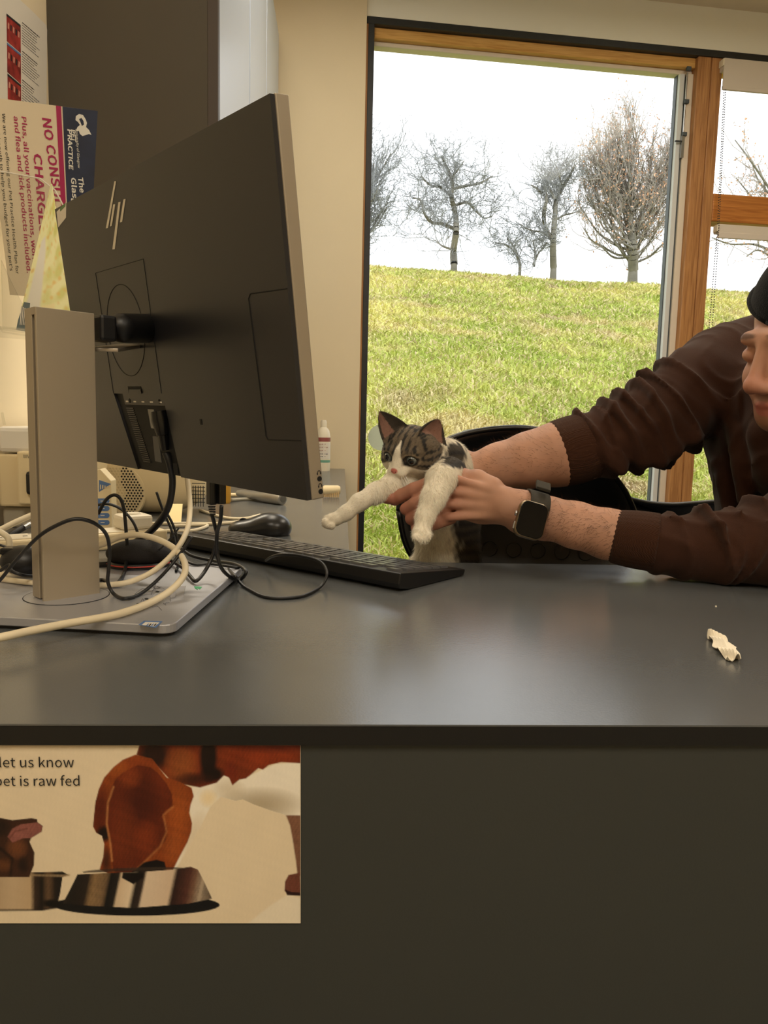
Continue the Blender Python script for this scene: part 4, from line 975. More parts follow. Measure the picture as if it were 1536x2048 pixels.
q = onZ(1432, 1213, DESK); cb_ = empty('crumb', q, None, 'tiny pale crumb on the dark desk above the paper scrap', 'crumb'); MB().lathe([(0, 0), (.0011, 0), (.0008, .0009), (0, .0011)], (0, 0, 0), 7).build('speck', M['white'], cb_)

# keyboard
kn = onZ(800, 1185, DESK); kr = onZ(912, 1143, DESK)
ka = np.array([-.742, .67, 0]); ka /= np.linalg.norm(ka); kb_ = np.array([-ka[1], ka[0], 0]) * -1      # ka: towards the number pad, kb: towards the user
KB = np.column_stack([ka, kb_, [0, 0, 1]])
ko = np.array([kn[0], kn[1], DESK]); tilt = math.radians(-5.5); ct_, st_ = math.cos(tilt), math.sin(tilt)
kbd = empty('keyboard', ko, KB, 'long black desktop keyboard with flat keys beneath the kitten', 'keyboard')
KL, KD = .447, .137
def kz(y): return .0225 + st_ * y
prof = [(0, .004), (-.002, .010), (0, kz(0)), (.004, kz(.004) + .0005), (KD - .004, kz(KD - .004) + .0005), (KD + .003, kz(KD) - .001), (KD, .001), (.02, .001)]
MB().prism([(0, y, z) for y, z in prof], (KL, 0, 0)).build('body', mat('keyboard_body', (16, 16, 18), .4), kbd, bevel=.0015)
M['key'] = mat('key_cap', (80, 81, 83), .32, spec=.8, bump=.05, bscale=900)
U = .0187
def key(x, y, w_=1, d_=1):
    m = MB(); yc = y + d_ * U / 2; sx, sy = w_ * U - .0028, d_ * U - .0028; h = .0028; z = kz(yc) + .0005
    x0, x1, y0, y1 = x + .0014, x + .0014 + sx, y + .0014, y + .0014 + sy
    v = [(x0, y0, kz(y0)), (x1, y0, kz(y0)), (x1, y1, kz(y1)), (x0, y1, kz(y1))]; i_ = .0009
    t2 = [(x0 + i_, y0 + i_, kz(y0) + h), (x1 - i_, y0 + i_, kz(y0) + h), (x1 - i_, y1 - i_, kz(y1) + h), (x0 + i_, y1 - i_, kz(y1) + h)]
    m.add(v + t2, [(0, 1, 2, 3), (4, 5, 6, 7), (0, 1, 5, 4), (1, 2, 6, 5), (2, 3, 7, 6), (3, 0, 4, 7)]); m.build('key', M['key'], kbd)
y0 = .008; x0 = .012
xs = [0, 2, 3, 4, 5, 6.5, 7.5, 8.5, 9.5, 11, 12, 13, 14]
for x in xs: key(x0 + x * U, y0, 1, .85)
for x in (15.25, 16.25, 17.25): key(x0 + x * U, y0, 1, .85)
ry = y0 + 1.05 * U
for k in range(13): key(x0 + k * U, ry)
key(x0 + 13 * U, ry, 2)
key(x0, ry + U, 1.5)
for k in range(13): key(x0 + (1.5 + k) * U, ry + U, 1 if k < 12 else 1.5)
key(x0, ry + 2 * U, 1.75)
for k in range(11): key(x0 + (1.75 + k) * U, ry + 2 * U)
key(x0 + 12.75 * U, ry + 2 * U, 2.25)
key(x0, ry + 3 * U, 1.25)
for k in range(11): key(x0 + (1.25 + k) * U, ry + 3 * U)
key(x0 + 12.25 * U, ry + 3 * U, 2.75)
xx_ = 0
for w_ in (1.5, 1.25, 1.25, 5.75, 1.25, 1.25, 1.25, 1.5): key(x0 + xx_ * U, ry + 4 * U, w_); xx_ += w_
for r_ in (0, 1):
    for k in range(3): key(x0 + (15.25 + k) * U, ry + r_ * U)
key(x0 + 16.25 * U, ry + 3 * U)
for k in range(3): key(x0 + (15.25 + k) * U, ry + 4 * U)
for k in range(4): key(x0 + (18.5 + k) * U, ry)
for r_ in (1, 2, 3):
    for k in range(3): key(x0 + (18.5 + k) * U, ry + r_ * U)
key(x0 + 21.5 * U, ry + U, 1, 2); key(x0 + 21.5 * U, ry + 3 * U, 1, 2); key(x0 + 18.5 * U, ry + 4 * U, 2); key(x0 + 20.5 * U, ry + 4 * U)
for x in (.05, KL - .07): MB().box2((x, .012, 0), (x + .02, .02, .014)).build('foot', M['black'], kbd, bevel=.001)

# ------------------------------------------------------------------ printed sheets
def in_poly(X, Y, poly):
    p = np.array(poly, float); inside = np.zeros(X.shape, bool); dist = np.full(X.shape, 1e9)
    for i in range(len(p)):
        (x0, y0), (x1, y1) = p[i - 1], p[i]
        with np.errstate(divide='ignore', invalid='ignore'):
            c = ((y0 > Y) != (y1 > Y)) & (X < (x1 - x0) * (Y - y0) / (y1 - y0 + 1e-12) + x0)
        inside ^= c
        dx, dy = x1 - x0, y1 - y0; t = np.clip(((X - x0) * dx + (Y - y0) * dy) / (dx * dx + dy * dy + 1e-9), 0, 1)
        dist = np.minimum(dist, np.hypot(X - x0 - t * dx, Y - y0 - t * dy))
    return np.where(inside, -dist, dist)
class Paint:
    def __init__(s, x0, x1, y0, y1, step, bg):
        s.nx = int(round((x1 - x0) / step)) + 1; s.ny = int(round((y1 - y0) / step)) + 1
        s.X, s.Y = np.meshgrid(np.linspace(x0, x1, s.nx), np.linspace(y0, y1, s.ny), indexing='ij'); s.C = np.ones(s.X.shape + (3,)) * s2l(bg)
    def mix(s, a, c): a = np.clip(a, 0, 1)[..., None]; s.C = s.C * (1 - a) + a * (s2l(c) if np.ndim(c) == 1 else c)
    def poly(s, p, c, soft=3, al=1.0): s.mix(al * np.clip(.5 - in_poly(s.X, s.Y, p) / soft, 0, 1), c)
    def blob(s, x, y, rx, ry, c, al=1., pw=1.0, ang=0):
        dx, dy = s.X - x, s.Y - y; ca, sa = math.cos(ang), math.sin(ang); u = (dx * ca + dy * sa) / rx; v = (-dx * sa + dy * ca) / ry
        s.mix(al * np.clip(1 - (u * u + v * v) ** pw, 0, 1), c)
    def line(s, p, w_, c, al=1.):
        d = np.full(s.X.shape, 1e9)
        for i in range(len(p) - 1):
            (x0, y0), (x1, y1) = p[i], p[i + 1]; dx, dy = x1 - x0, y1 - y0; t = np.clip(((s.X - x0) * dx + (s.Y - y0) * dy) / (dx * dx + dy * dy), 0, 1); d = np.minimum(d, np.hypot(s.X - x0 - t * dx, s.Y - y0 - t * dy))
        s.mix(al * np.clip(1 - d / w_, 0, 1), c)
def clip_mask(pt, poly, fn):
    old = pt.C.copy(); fn(); m = np.clip(.5 - in_poly(pt.X, pt.Y, poly) / 3, 0, 1)[..., None]; pt.C = old * (1 - m) + pt.C * m
def sheet(pt, fn3, name, parent, rough=.35):
    v = fn3(pt.X.ravel(), pt.Y.ravel()); ii = np.arange(pt.nx * pt.ny).reshape(pt.nx, pt.ny)
    f = np.stack([ii[:-1, :-1], ii[:-1, 1:], ii[1:, 1:], ii[1:, :-1]], -1).reshape(-1, 4)
    if 'print' + str(rough) not in M: M['print' + str(rough)] = mat_attr('printed_sheet', rough, .05, 60)
    return rawmesh(name, v, f, M['print' + str(rough)], parent, True, world=True, col=pt.C.reshape(-1, 3))

# beagle poster on the desk front
yP = YF + .0036
po = empty('poster', P(300, 1845, yP), None, 'notice with a beagle and a cat eating from steel bowls', 'poster')
pt = Paint(-700, 1441, 146, 1000, 4, (230, 213, 184))
pt.blob(700, 500, 900, 600, (234, 218, 190), .6)
white_chest = [(900, 350), (1000, 330), (1070, 272), (1110, 320), (1180, 300), (1260, 262), (1320, 236), (1445, 226), (1445, 482), (1370, 480), (1290, 455), (1220, 430), (1165, 405), (1130, 412), (1060, 392), (1010, 440), (960, 540), (900, 640), (860, 715), (835, 750), (790, 745), (870, 640), (905, 590), (920, 500), (905, 420)]
pt.poly([(1190, 1000), (1290, 920), (1380, 862), (1445, 880), (1445, 1000)], (236, 226, 206), 10, .8)
pt.poly([(1372, 480), (1445, 470), (1445, 775), (1428, 770), (1420, 700), (1405, 600), (1392, 530)], (138, 96, 74), 8)
pt.poly(white_chest, (244, 236, 220), 5)
def sh():
    pt.blob(1250, 430, 220, 90, (176, 160, 132), .9); pt.blob(1100, 360, 90, 60, (196, 178, 146), .5); pt.blob(930, 600, 60, 160, (214, 190, 150), .5, ang=.3); pt.blob(1000, 400, 50, 50, (240, 214, 160), .7)
clip_mask(pt, white_chest, sh)
pt.poly([(1385, 768), (1440, 756), (1445, 862), (1385, 862), (1366, 845), (1368, 800)], (122, 70, 54), 5); pt.poly([(1368, 838), (1400, 850), (1445, 852), (1445, 868), (1378, 865)], (50, 26, 22), 4)
body = [(670, 143), (1445, 143), (1445, 232), (1350, 226), (1290, 240), (1262, 262), (1240, 255), (1200, 290), (1180, 305), (1150, 310), (1115, 338), (1100, 300), (1075, 290), (1040, 325), (960, 348), (880, 332), (820, 315), (750, 240), (655, 190)]
pt.poly(body, (128, 52, 22), 5)
def sh():
    pt.blob(740, 190, 90, 90, (44, 22, 16), 1.2, 1.2); pt.blob(870, 240, 90, 110, (156, 84, 40), .9); pt.blob(1000, 200, 50, 130, (32, 18, 14), 1.4, 1.2); pt.blob(1020, 285, 70, 45, (30, 16, 12), 1.3); pt.blob(930, 310, 110, 40, (56, 26, 16), .9)
    pt.blob(1260, 190, 220, 80, (150, 58, 24), .9); pt.blob(1330, 160, 200, 30, (96, 34, 18), .6); pt.blob(1110, 270, 40, 60, (120, 40, 20), .8)
clip_mask(pt, body, sh)
head = [(650, 190), (590, 215), (545, 250), (500, 300), (475, 355), (458, 420), (452, 480), (447, 535), (462, 565), (490, 580), (500, 620), (496, 680), (478, 742), (520, 760), (600, 800), (650, 780), (745, 745), (828, 748), (862, 680), (900, 610), (918, 560), (922, 520), (908, 470), (915, 430), (930, 390), (920, 350), (860, 320), (800, 300), (730, 210)]
pt.poly(head, (150, 70, 26), 5)
def sh():
    pt.blob(480, 470, 60, 170, (104, 38, 18), 1.1); pt.blob(860, 480, 70, 170, (176, 88, 34), .9); pt.blob(500, 570, 45, 45, (26, 14, 12), 1.3); pt.blob(680, 230, 130, 40, (150, 66, 28), .8); pt.blob(560, 250, 60, 50, (186, 96, 40), .6); pt.blob(830, 640, 60, 90, (170, 88, 38), .7); pt.blob(510, 700, 30, 80, (60, 28, 18), .9)
clip_mask(pt, head, sh)
ear = [(560, 300), (540, 340), (520, 400), (512, 470), (513, 540), (528, 610), (536, 690), (545, 745), (590, 782), (650, 745), (715, 690), (765, 640), (795, 600), (802, 560), (790, 510), (775, 490), (800, 455), (830, 438), (825, 380), (800, 330), (760, 280), (720, 250), (660, 240), (610, 265)]
pt.poly(ear, (110, 42, 18), 5)
def sh():
    pt.blob(680, 420, 110, 150, (76, 26, 14), 1.0); pt.blob(600, 580, 80, 180, (124, 52, 22), .8); pt.blob(700, 600, 70, 110, (140, 58, 24), .7); pt.blob(620, 300, 70, 60, (150, 66, 28), .7)
clip_mask(pt, ear, sh)
pt.line([(545, 345), (518, 420), (512, 520), (530, 620), (538, 700)], 8, (208, 138, 84), .8); pt.line([(832, 440), (785, 480), (800, 560), (770, 630), (700, 700), (650, 745)], 8, (200, 126, 72), .75)
pt.poly([(585, 778), (650, 742), (690, 708), (750, 694), (790, 705), (800, 745), (745, 752), (700, 770), (640, 812), (610, 806)], (18, 12, 12), 6)
# bowls
pt.poly([(0 + 655 + 400 * math.cos(a), 912 + 52 * math.sin(a)) for a in np.linspace(0, 6.28, 40)], (20, 20, 22), 4)
bowl = [(372, 765), (520, 758), (700, 752), (835, 742), (915, 728), (950, 742), (985, 810), (1018, 882), (900, 906), (640, 926), (420, 915), (300, 905), (330, 850)]
u = (pt.X - 300) / 715
def ramp(u, st): 
    xs = [q[0] for q in st]; return np.stack([np.interp(u, xs, [s2l(q[1])[k] for q in st]) for k in range(3)], -1)
bc = ramp(u + (pt.Y - 830) * .0003, [(0, (60, 46, 34)), (.06, (30, 26, 24)), (.16, (46, 36, 30)), (.2, (150, 120, 84)), (.28, (130, 104, 76)), (.31, (24, 22, 22)), (.36, (40, 34, 30)), (.38, (214, 190, 160)), (.46, (226, 206, 178)), (.49, (40, 32, 28)), (.53, (60, 46, 40)), (.55, (220, 200, 176)), (.72, (214, 190, 164)), (.75, (50, 30, 26)), (.84, (92, 54, 44)), (.88, (130, 96, 76)), (.93, (176, 158, 136)), (1, (120, 104, 88))])
a_ = np.clip(.5 - in_poly(pt.X, pt.Y, bowl) / 3, 0, 1); keep = pt.C.copy(); pt.mix(a_, bc)
pt.poly([(585, 782), (640, 812), (690, 780), (690, 755), (590, 755)], (18, 12, 12), 5)
pt.poly([(655 + 262 * math.cos(a), 748 - (.03 * 262 * math.cos(a)) + 16 * math.sin(a)) for a in np.linspace(3.3, 6.3, 20)] + [(915, 738), (400, 758)], (60, 48, 40), 4, .8)
pt.poly(ear[10:16] + [(590, 782)], (110, 42, 18), 3, .0)
lb = [(-420, 790), (-300, 768), (0, 770), (150, 755), (300, 752), (330, 768), (300, 778), (288, 860), (270, 925), (200, 938), (-300, 938), (-400, 900)]
u = (pt.X + 400) / 700
bc = ramp(u, [(0, (60, 50, 44)), (.2, (190, 170, 140)), (.5, (170, 148, 120)), (.66, (196, 172, 140)), (.78, (190, 164, 130)), (.81, (60, 44, 34)), (.86, (26, 22, 20)), (.9, (110, 84, 60)), (.95, (36, 28, 24)), (1, (20, 18, 18))])
pt.mix(np.clip(.5 - in_poly(pt.X, pt.Y, lb) / 3, 0, 1), bc); pt.line([(0, 772), (150, 768), (300, 772), (330, 768)], 9, (170, 146, 112), .9)
pt.line([(-300, 935), (0, 938), (200, 936), (270, 925)], 8, (40, 32, 28), .8); pt.blob(250, 905, 60, 25, (14, 12, 12), 1.3)
cat_ = [(-300, 600), (-200, 520), (-60, 490), (0, 494), (60, 505), (150, 495), (178, 500), (180, 515), (205, 532), (200, 560), (150, 590), (142, 610), (165, 660), (163, 720), (140, 778), (-250, 778), (-320, 700)]
pt.poly(cat_, (64, 36, 24), 4)
def sh():
    pt.blob(80, 640, 60, 60, (120, 70, 40), .9); pt.blob(20, 720, 50, 40, (110, 64, 34), .8); pt.blob(110, 720, 30, 50, (34, 20, 16), 1.); pt.blob(0, 540, 60, 50, (36, 20, 16), 1.); pt.line([(0, 640), (60, 690), (50, 770)], 12, (26, 14, 12), .9)
clip_mask(pt, cat_, sh)
pt.poly([(36, 585), (60, 545), (100, 525), (180, 515), (204, 535), (198, 560), (150, 590), (110, 592), (60, 612)], (150, 92, 84), 4); pt.line([(40, 600), (70, 560), (130, 545)], 6, (96, 50, 40), .7)
nn = hnoise(np.stack([pt.X, pt.Y], -1), .05, 4) * .5 + hnoise(np.stack([pt.X * 1.7, pt.Y * .6], -1), .19, 6) * .5
lum = pt.C.sum(-1) < .9; pt.C *= np.where(lum, .8, 1)[..., None]; n3 = hnoise(np.stack([pt.X * 1.3 + pt.Y * .5, pt.Y * .35], -1), .5, 9); pt.C *= 1 + (nn * np.where(lum, .24, .03) + n3 * np.where(lum, .16, .01))[..., None]
def pf(x, y): return np.array([P(a / 2.4, 1430 + b / 2.4, yP - .0006) for a, b in zip(x, y)])
d0 = P(0, 1430, yP - .0006); 
def pf(x, y):
    px = x / 2.4; py = 1430 + y / 2.4; d = np.stack([px - 768, py - 1024, np.full_like(px, F)], -1) @ R3.T; return CAM + d * ((yP - .0006) / d[:, 1:2])
sheet(pt, pf, 'picture', po, .4)
c4 = pf(np.array([-702., 1443., 1443., -702.]), np.array([144., 146., 1002., 1002.])); c4[:, 1] = yP
MB().prism(c4.tolist(), (0, .0004, 0)).build('card', M['paper'], po, world=True)
yt_ = yP - .0011
def ptext(s_, xr, yb, size, tgt=None):
    a = P(xr, yb, yt_); o = text(s_, rr(size, yt_), M['ink'], po, a, (1, 0, 0), (0, 0, 1), align='RIGHT', name='lettering', fit=rr(tgt, yt_)); return o
ptext('Please let us know', 149, 1534, 29, 243); ptext('if your pet is raw fed', 162, 1571, 29, 258)

# pet practice poster (hung sideways) and laminated notice on the left wall
A = P(-4, 197, 1.33); B = P(196, 222, 1.45); Cc = P(187, 400, 1.452)
Dv = P(30, 590, 1.36)
ax_ = B - A; Wp = np.linalg.norm(ax_); ax_ /= Wp                      # towards the right of the picture = top of the poster
dn = (P(20, 590, 1.352) - A); dn -= dn.dot(ax_) * ax_; Hp = np.linalg.norm(dn) * 1.0; dn /= Hp
nr = np.cross(ax_, -dn); nr = np.cross(dn, ax_); nr /= np.linalg.norm(nr)
if nr.dot(CAM - A) < 0: nr = -nr
ps_ = empty('poster', A, None, 'pet practice poster hung sideways with a navy heading', 'poster')
def onS(px, py, off=0):
    d = ray(px, py); o = A + nr * off; t = (o - CAM).dot(nr) / d.dot(nr); return CAM + d * t
EL = .25
qd = [A - ax_ * EL * 0, B, B + (onS(187, 360) - onS(195, 222)) * 2.2, A + dn * .40]
br_ = onS(178, 640)
MB().prism([onS(-30, 193), onS(195.5, 222), onS(176, 600), onS(20, 590)] , (-nr * .0006)).build('sheet', M['paper'], ps_, world=True)
MB().prism([onS(125, 213, .0004), onS(195.5, 222, .0004), onS(176, 600, .0004), onS(143, 597, .0004)], (-nr * .0003)).build('heading_panel', M['navy'], ps_, world=True)
MB().prism([onS(112, 211, .0004), onS(122, 212.5, .0004), onS(141, 597, .0004), onS(132, 597, .0004)], (-nr * .0003)).build('stripe', M['magenta'], ps_, world=True)
def stext(s_, x0, y0, x1, y1, hpx, material, bold=0.0):
    """text running down the picture from (x0,y0) (baseline start) to (x1,y1), letters' tops towards the right"""
    a = onS(x0, y0, .0007); b = onS(x1, y1, .0007); t = b - a; L = np.linalg.norm(t); t /= L; up = np.cross(nr, t); 
    if up.dot(ax_) < 0: up = -up
    h = np.linalg.norm(onS(x0 + hpx, y0) - onS(x0, y0))
    return text(s_, h, material, ps_, a, t, up, bold, 'LEFT', 'lettering', fit=L, up=0)
stext('NO CONSULT', 84, 233, 112, 428, 23, M['magenta'], .03); stext('CHARGES:', 67, 305, 81, 478, 21, M['magenta'], .03)
stext('Plus, all your vaccinations, wormers', 43, 231, 68, 556, 12, M['magenta'], .02); stext('and flea and tick products included.', 27.5, 231, 54, 545, 12, M['magenta'], .02)
stext('We are now offering our Pet Practice Health Plan for', 4, 226, 32, 547, 8, M['ink'], .005); stext('£13.99/month to help you budget for your pet\'s', -10, 226, 20, 541, 8, M['ink'], .005)
stext('University of Glasgow', 151, 257, 156, 335, 6, M['whiteink'], .01); stext('PET', 142, 258, 144, 282, 11, M['whiteink'], .04); stext('PRACTICE', 135, 257, 138, 337, 11, M['whiteink'], .04)
stext('The', 156, 354, 160, 385, 13, M['whiteink'], .03); stext('Glasgow', 142, 354, 148, 436, 13, M['whiteink'], .03)
em = [(152, 232), (158, 228), (166, 230), (171, 238), (174, 246), (172, 254), (178, 260), (183, 270), (178, 268), (172, 270), (165, 272), (160, 268), (158, 262), (152, 262), (155, 254), (160, 250), (156, 244), (151, 240)]
MB().prism([onS(x, y, .0006) for x, y in em], (-nr * .0002)).build('emblem', M['whiteink'], ps_, world=True)
em = [(158, 238), (163, 236), (167, 242), (168, 249), (164, 252), (161, 244)]
MB().prism([onS(x, y, .0009) for x, y in em], (-nr * .0002)).build('emblem_detail', M['navy'], ps_, world=True)

XLp = XL + .0006
ln = empty('laminated_notice', onX(60, 150, XLp), None, 'laminated notice with three red photographs high on the left wall', 'notice')
def wq(pxs, name, material, off=0.0006, parent=ln): return MB().prism([onX(x, y, XL + off) for x, y in pxs], (.0003, 0, 0)).build(name, material, parent, world=True)
wq([(-30, -60), (40, 0), (60, 18), (92, 50), (94, 60), (92, 300), (-30, 330)], 'sheet', M['whitepaper'])
for j, (y0, y1) in enumerate(((27, 120), (95, 165), (148, 245))):
    x0a, x1a = 13 + j * 1, 41 + j * .4
    yy0 = (26, 84, 146)[j]; yy1 = (84, 146, 200)[j]
    q = [(x0a, yy0 + 2), (x1a, yy0 + 25), (x1a + .3, yy1 + 22), (x0a + .6, yy1 - 2)]
    wq(q, 'photo', mat('red_photo', (188, 62, 56), .4, rgb2=(96, 22, 22), vscale=42), .001)
    for k in range(5): 
        u = (k + .7) / 5.4; a = np.array(q[0]) * (1 - u) + np.array(q[1]) * u; b = np.array(q[3]) * (1 - u) + np.array(q[2]) * u; c_ = a * .6 + b * .4
        wq([c_ + [-1, -8], c_ + [1.5, -5], c_ + [1, 6], c_ + [-1.4, 4]], 'photo_detail', M['ink'] if k % 2 else mat('photo_pale', (214, 150, 130), .5), .0013)
    wq([np.array(q[0]) + [0, -1], np.array(q[1]) + [0, -1], np.array(q[1]) + [0, 3], np.array(q[0]) + [0, 3]], 'photo_edge', M['blue'] if j == 1 else M['ink'], .0014)
rs = np.random.default_rng(8)
for j in range(34):
    y = 44 + j * 5.2
    if j % 11 in (0, 9, 10) : 
        if j % 11 != 0: continue
    x = 44.5; x_end = 79 - (rs.random() * 14 if j % 5 else 0); 
    while x < x_end:
        wl = rs.uniform(2, 6); x2 = min(x + wl, x_end); h = 1.1 if j % 11 else 1.6
        s0, s1 = y + (x - 44) * .85, y + (x2 - 44) * .85
        wq([(x, s0), (x2, s1), (x2, s1 + h), (x, s0 + h)], 'small_print', M['scrib'] if j % 11 else M['ink'], .001); x = x2 + 1

# clear leaflet pocket with a yellow leaflet standing in it
hd = empty('leaflet_holder', P(60, 668, 1.25), None, 'clear acrylic leaflet pocket in front of the sideways poster', 'leaflet holder')
Yh = 1.26
def hp(x, y, d=0): return P(x, y, Yh + d)
MB().prism([hp(-62, 330), hp(10, 344), hp(60, 350), hp(100, 372), hp(125, 405), hp(150, 470), hp(165, 600), hp(150, 672), hp(60, 668), hp(5, 660), hp(-62, 652)], (0, .0025, 0)).build('back_plate', M['clear'], hd, world=True)
MB().prism([hp(2, 520, -.03), hp(20, 560, -.03), hp(60, 640, -.03), hp(60, 668, -.03), hp(5, 661, -.03)], (0, .0025, 0)).build('front_plate', M['clear'], hd, world=True)
MB().tube([hp(-30, 338), hp(20, 346), hp(80, 357), hp(110, 380), hp(126, 410)], .0012, 6).build('edge', M['whitepaper'], hd, world=True)
MB().tube([hp(-2, 652, -.02), hp(6, 664, -.02), hp(60, 672, -.02)], .0016, 6).build('edge', M['clear'], hd, world=True)
MB().prism([P(-40, 668, 1.26), P(60, 676, 1.26), P(150, 676, 1.26), P(150, 660, 1.15), P(60, 657, 1.13), P(-30, 650, 1.13)], (0, 0, -.003)).build('base_lip', M['clear'], hd, world=True)
lf = empty('leaflet', P(90, 600, 1.20), None, 'yellow green leaflet leaning in the clear pocket', 'leaflet')
pt = Paint(0, 120, 0, 300, 2, (236, 234, 176))
pt.X0 = pt.X
n_ = hnoise(np.stack([pt.X, pt.Y], -1), .07, 21); pt.mix(np.clip(.4 + n_, 0, 1) * np.clip((pt.X - 30) / 40, 0, 1) * .8, (206, 204, 104)); pt.mix(np.clip(hnoise(np.stack([pt.X, pt.Y], -1), .16, 5) - .2, 0, 1) * .8, (226, 190, 96))
pt.poly([(8, 262), (20, 120), (38, 108), (46, 140), (44, 262)], (226, 222, 208), 6); pt.poly([(48, 255), (80, 250), (78, 272), (50, 275)], (238, 226, 168), 4)
def lff(x, y):
    u = x / 120; v_ = y / 300; L0 = np.array([102, 368.]); 
    px = (102 + (34 - 102) * v_) * (1 - u) + (104 + (150 - 104) * v_) * u; py = 368 + (655 - 368) * v_ + u * 0
    d = np.stack([px - 768, py - 1024, np.full_like(px, F)], -1) @ R3.T; Yy = 1.22 - .05 * v_ + .012 * u; return CAM + d * (Yy / d[:, 1])[:, None]
o = sheet(pt, lff, 'print', lf, .45); sm = o.modifiers.new('thick', 'SOLIDIFY'); sm.thickness = .0008; sm.offset = 0
yquad([(36, 640), (48, 604), (60, 606), (55, 664), (32, 660)], 1.165, 'footer_band', mat('slate_print', (104, 118, 120), .5), lf)
for k in range(4): yquad([(42 + k * 3.4, 612 + k * 2), (44 + k * 3.4, 612 + k * 2), (41 + k * 3, 650), (39.5 + k * 3, 650)], 1.1635, 'footer_print', M['whitepaper'], lf)

# ------------------------------------------------------------------ chairs
M['chair'] = mat('chair_shell', (17, 17, 19), .34, spec=.6)
def shell(px, Y0, yawx, dish, name, parent, th=.006):
    """rounded shell: outline in picture points on a plane through depth Y0, dished towards -y"""
    ol = spline(np.array([(*q, 0.) for q in px + px[:1]]), 5)[:-1, :2]; c = ol.mean(0); n = len(ol); rings = 9
    vs = [];
    for k in range(rings + 1):
        u = k / rings
        for q in ol:
            p2 = c + (q - c) * u; y = Y0 + (p2[0] - c[0]) / 1540 * yawx + dish * (1 - u * u); 
            if k == rings: y -= .006
            vs.append(P(p2[0], p2[1], y))
    f = [(k * n + i, k * n + (i + 1) % n, (k + 1) * n + (i + 1) % n, (k + 1) * n + i) for k in range(rings) for i in range(n)]
    o = rawmesh(name, vs, f, M['chair'], parent, True, world=True); m = o.modifiers.new('thick', 'SOLIDIFY'); m.thickness = th; m.offset = 0
    rim = np.array(vs[-n:] + vs[-n:][:1]); MB().tube(rim, .005, 8).build('rim', M['chair'], parent, smooth=True, world=True)
    return ol, c
ch = empty('office_chair', (.36, 1.55, 0), None, 'black round backed shell chair behind the kitten', 'chair')
o1 = [(797, 1022), (802, 990), (822, 945), (860, 903), (912, 873), (985, 858), (1062, 857), (1130, 875), (1190, 915), (1235, 960), (1262, 1005), (1274, 1050), (1268, 1110), (1230, 1165), (1150, 1200), (1000, 1212), (900, 1185), (850, 1150), (812, 1090)]
shell(o1, 1.37, .10, .05, 'backrest', ch)
for k in range(5):
    q = P(980 + k * 48, 1098 + k * 2, 1.40); a = np.linspace(0, 2 * math.pi, 25); MB().tube(np.array([q + [.014 * math.cos(x), 0, .014 * math.sin(x)] for x in a]), .0006, 5).build('backrest_ring', M['chair'], ch, world=True)
s_ = SDF((.10, 1.40, .36), (.62, 1.86, .52), .006); s_.ell((.36, 1.63, .45), (.22, .20, .035), k=.02); v, f = s_.mesh(2); rawmesh('seat', v, f, M['chair'], ch, True, world=True)
MB().box2((.33, 1.40, .42), (.39, 1.45, .60)).build('back_post', M['chair'], ch, world=True, bevel=.008)
MB().lathe([(0, .06), (.025, .06), (.025, .25), (.018, .25), (.018, .42), (0, .42)], (.36, 1.63, 0), 20).build('column', M['steel'], ch, world=True, smooth='angle')
for k in range(5):
    a = k * 2 * math.pi / 5 + .3; e = np.array([.36 + .27 * math.cos(a), 1.63 + .27 * math.sin(a), .06]); MB().tube([(.36, 1.63, .09), e], [.022, .013], 10).build('leg', M['chair'], ch, world=True, smooth='angle')
    MB().lathe([(0, -.012), (.024, -.012), (.026, 0), (.024, .012), (0, .012)], e - [0, 0, .034], 18, (math.cos(a), math.sin(a), 0)).build('castor', M['black'], ch, world=True, smooth='angle')
c2 = empty('office_chair', (.98, 1.75, 0), None, 'black chair seen only as a low curved back beyond the forearm', 'chair')
o2 = [(1245, 992), (1262, 998), (1300, 1006), (1345, 1009), (1390, 1006), (1440, 1003), (1500, 1005), (1580, 1012), (1680, 1030), (1700, 1120), (1640, 1230), (1450, 1260), (1300, 1230), (1240, 1120)]
shell(o2, 1.72, .05, .03, 'backrest', c2)
cx2 = P(1460, 1100, 1.75)[0]
s_ = SDF((cx2 - .26, 1.68, .36), (cx2 + .26, 2.22, .52), .007); s_.ell((cx2, 1.97, .45), (.22, .21, .035), k=.02); v, f = s_.mesh(2); rawmesh('seat', v, f, M['chair'], c2, True, world=True)
MB().box2((cx2 - .03, 1.74, .42), (cx2 + .03, 1.80, .60)).build('back_post', M['chair'], c2, world=True, bevel=.008)
MB().lathe([(0, .06), (.025, .06), (.025, .25), (.018, .42), (0, .42)], (cx2, 1.97, 0), 20).build('column', M['steel'], c2, world=True, smooth='angle')
for k in range(5):
    a = k * 2 * math.pi / 5; e = np.array([cx2 + .27 * math.cos(a), 1.97 + .27 * math.sin(a), .06]); MB().tube([(cx2, 1.97, .09), e], [.022, .013], 10).build('leg', M['chair'], c2, world=True, smooth='angle')
    MB().lathe([(0, -.012), (.024, -.012), (.026, 0), (.024, .012), (0, .012)], e - [0, 0, .034], 18, (math.cos(a), math.sin(a), 0)).build('castor', M['black'], c2, world=True, smooth='angle')

# ------------------------------------------------------------------ kitten
def sm(x, a, b): t = np.clip((x - a) / (b - a), 0, 1); return t * t * (3 - 2 * t)
KY = 1.125
HC = P(820, 904, KY)
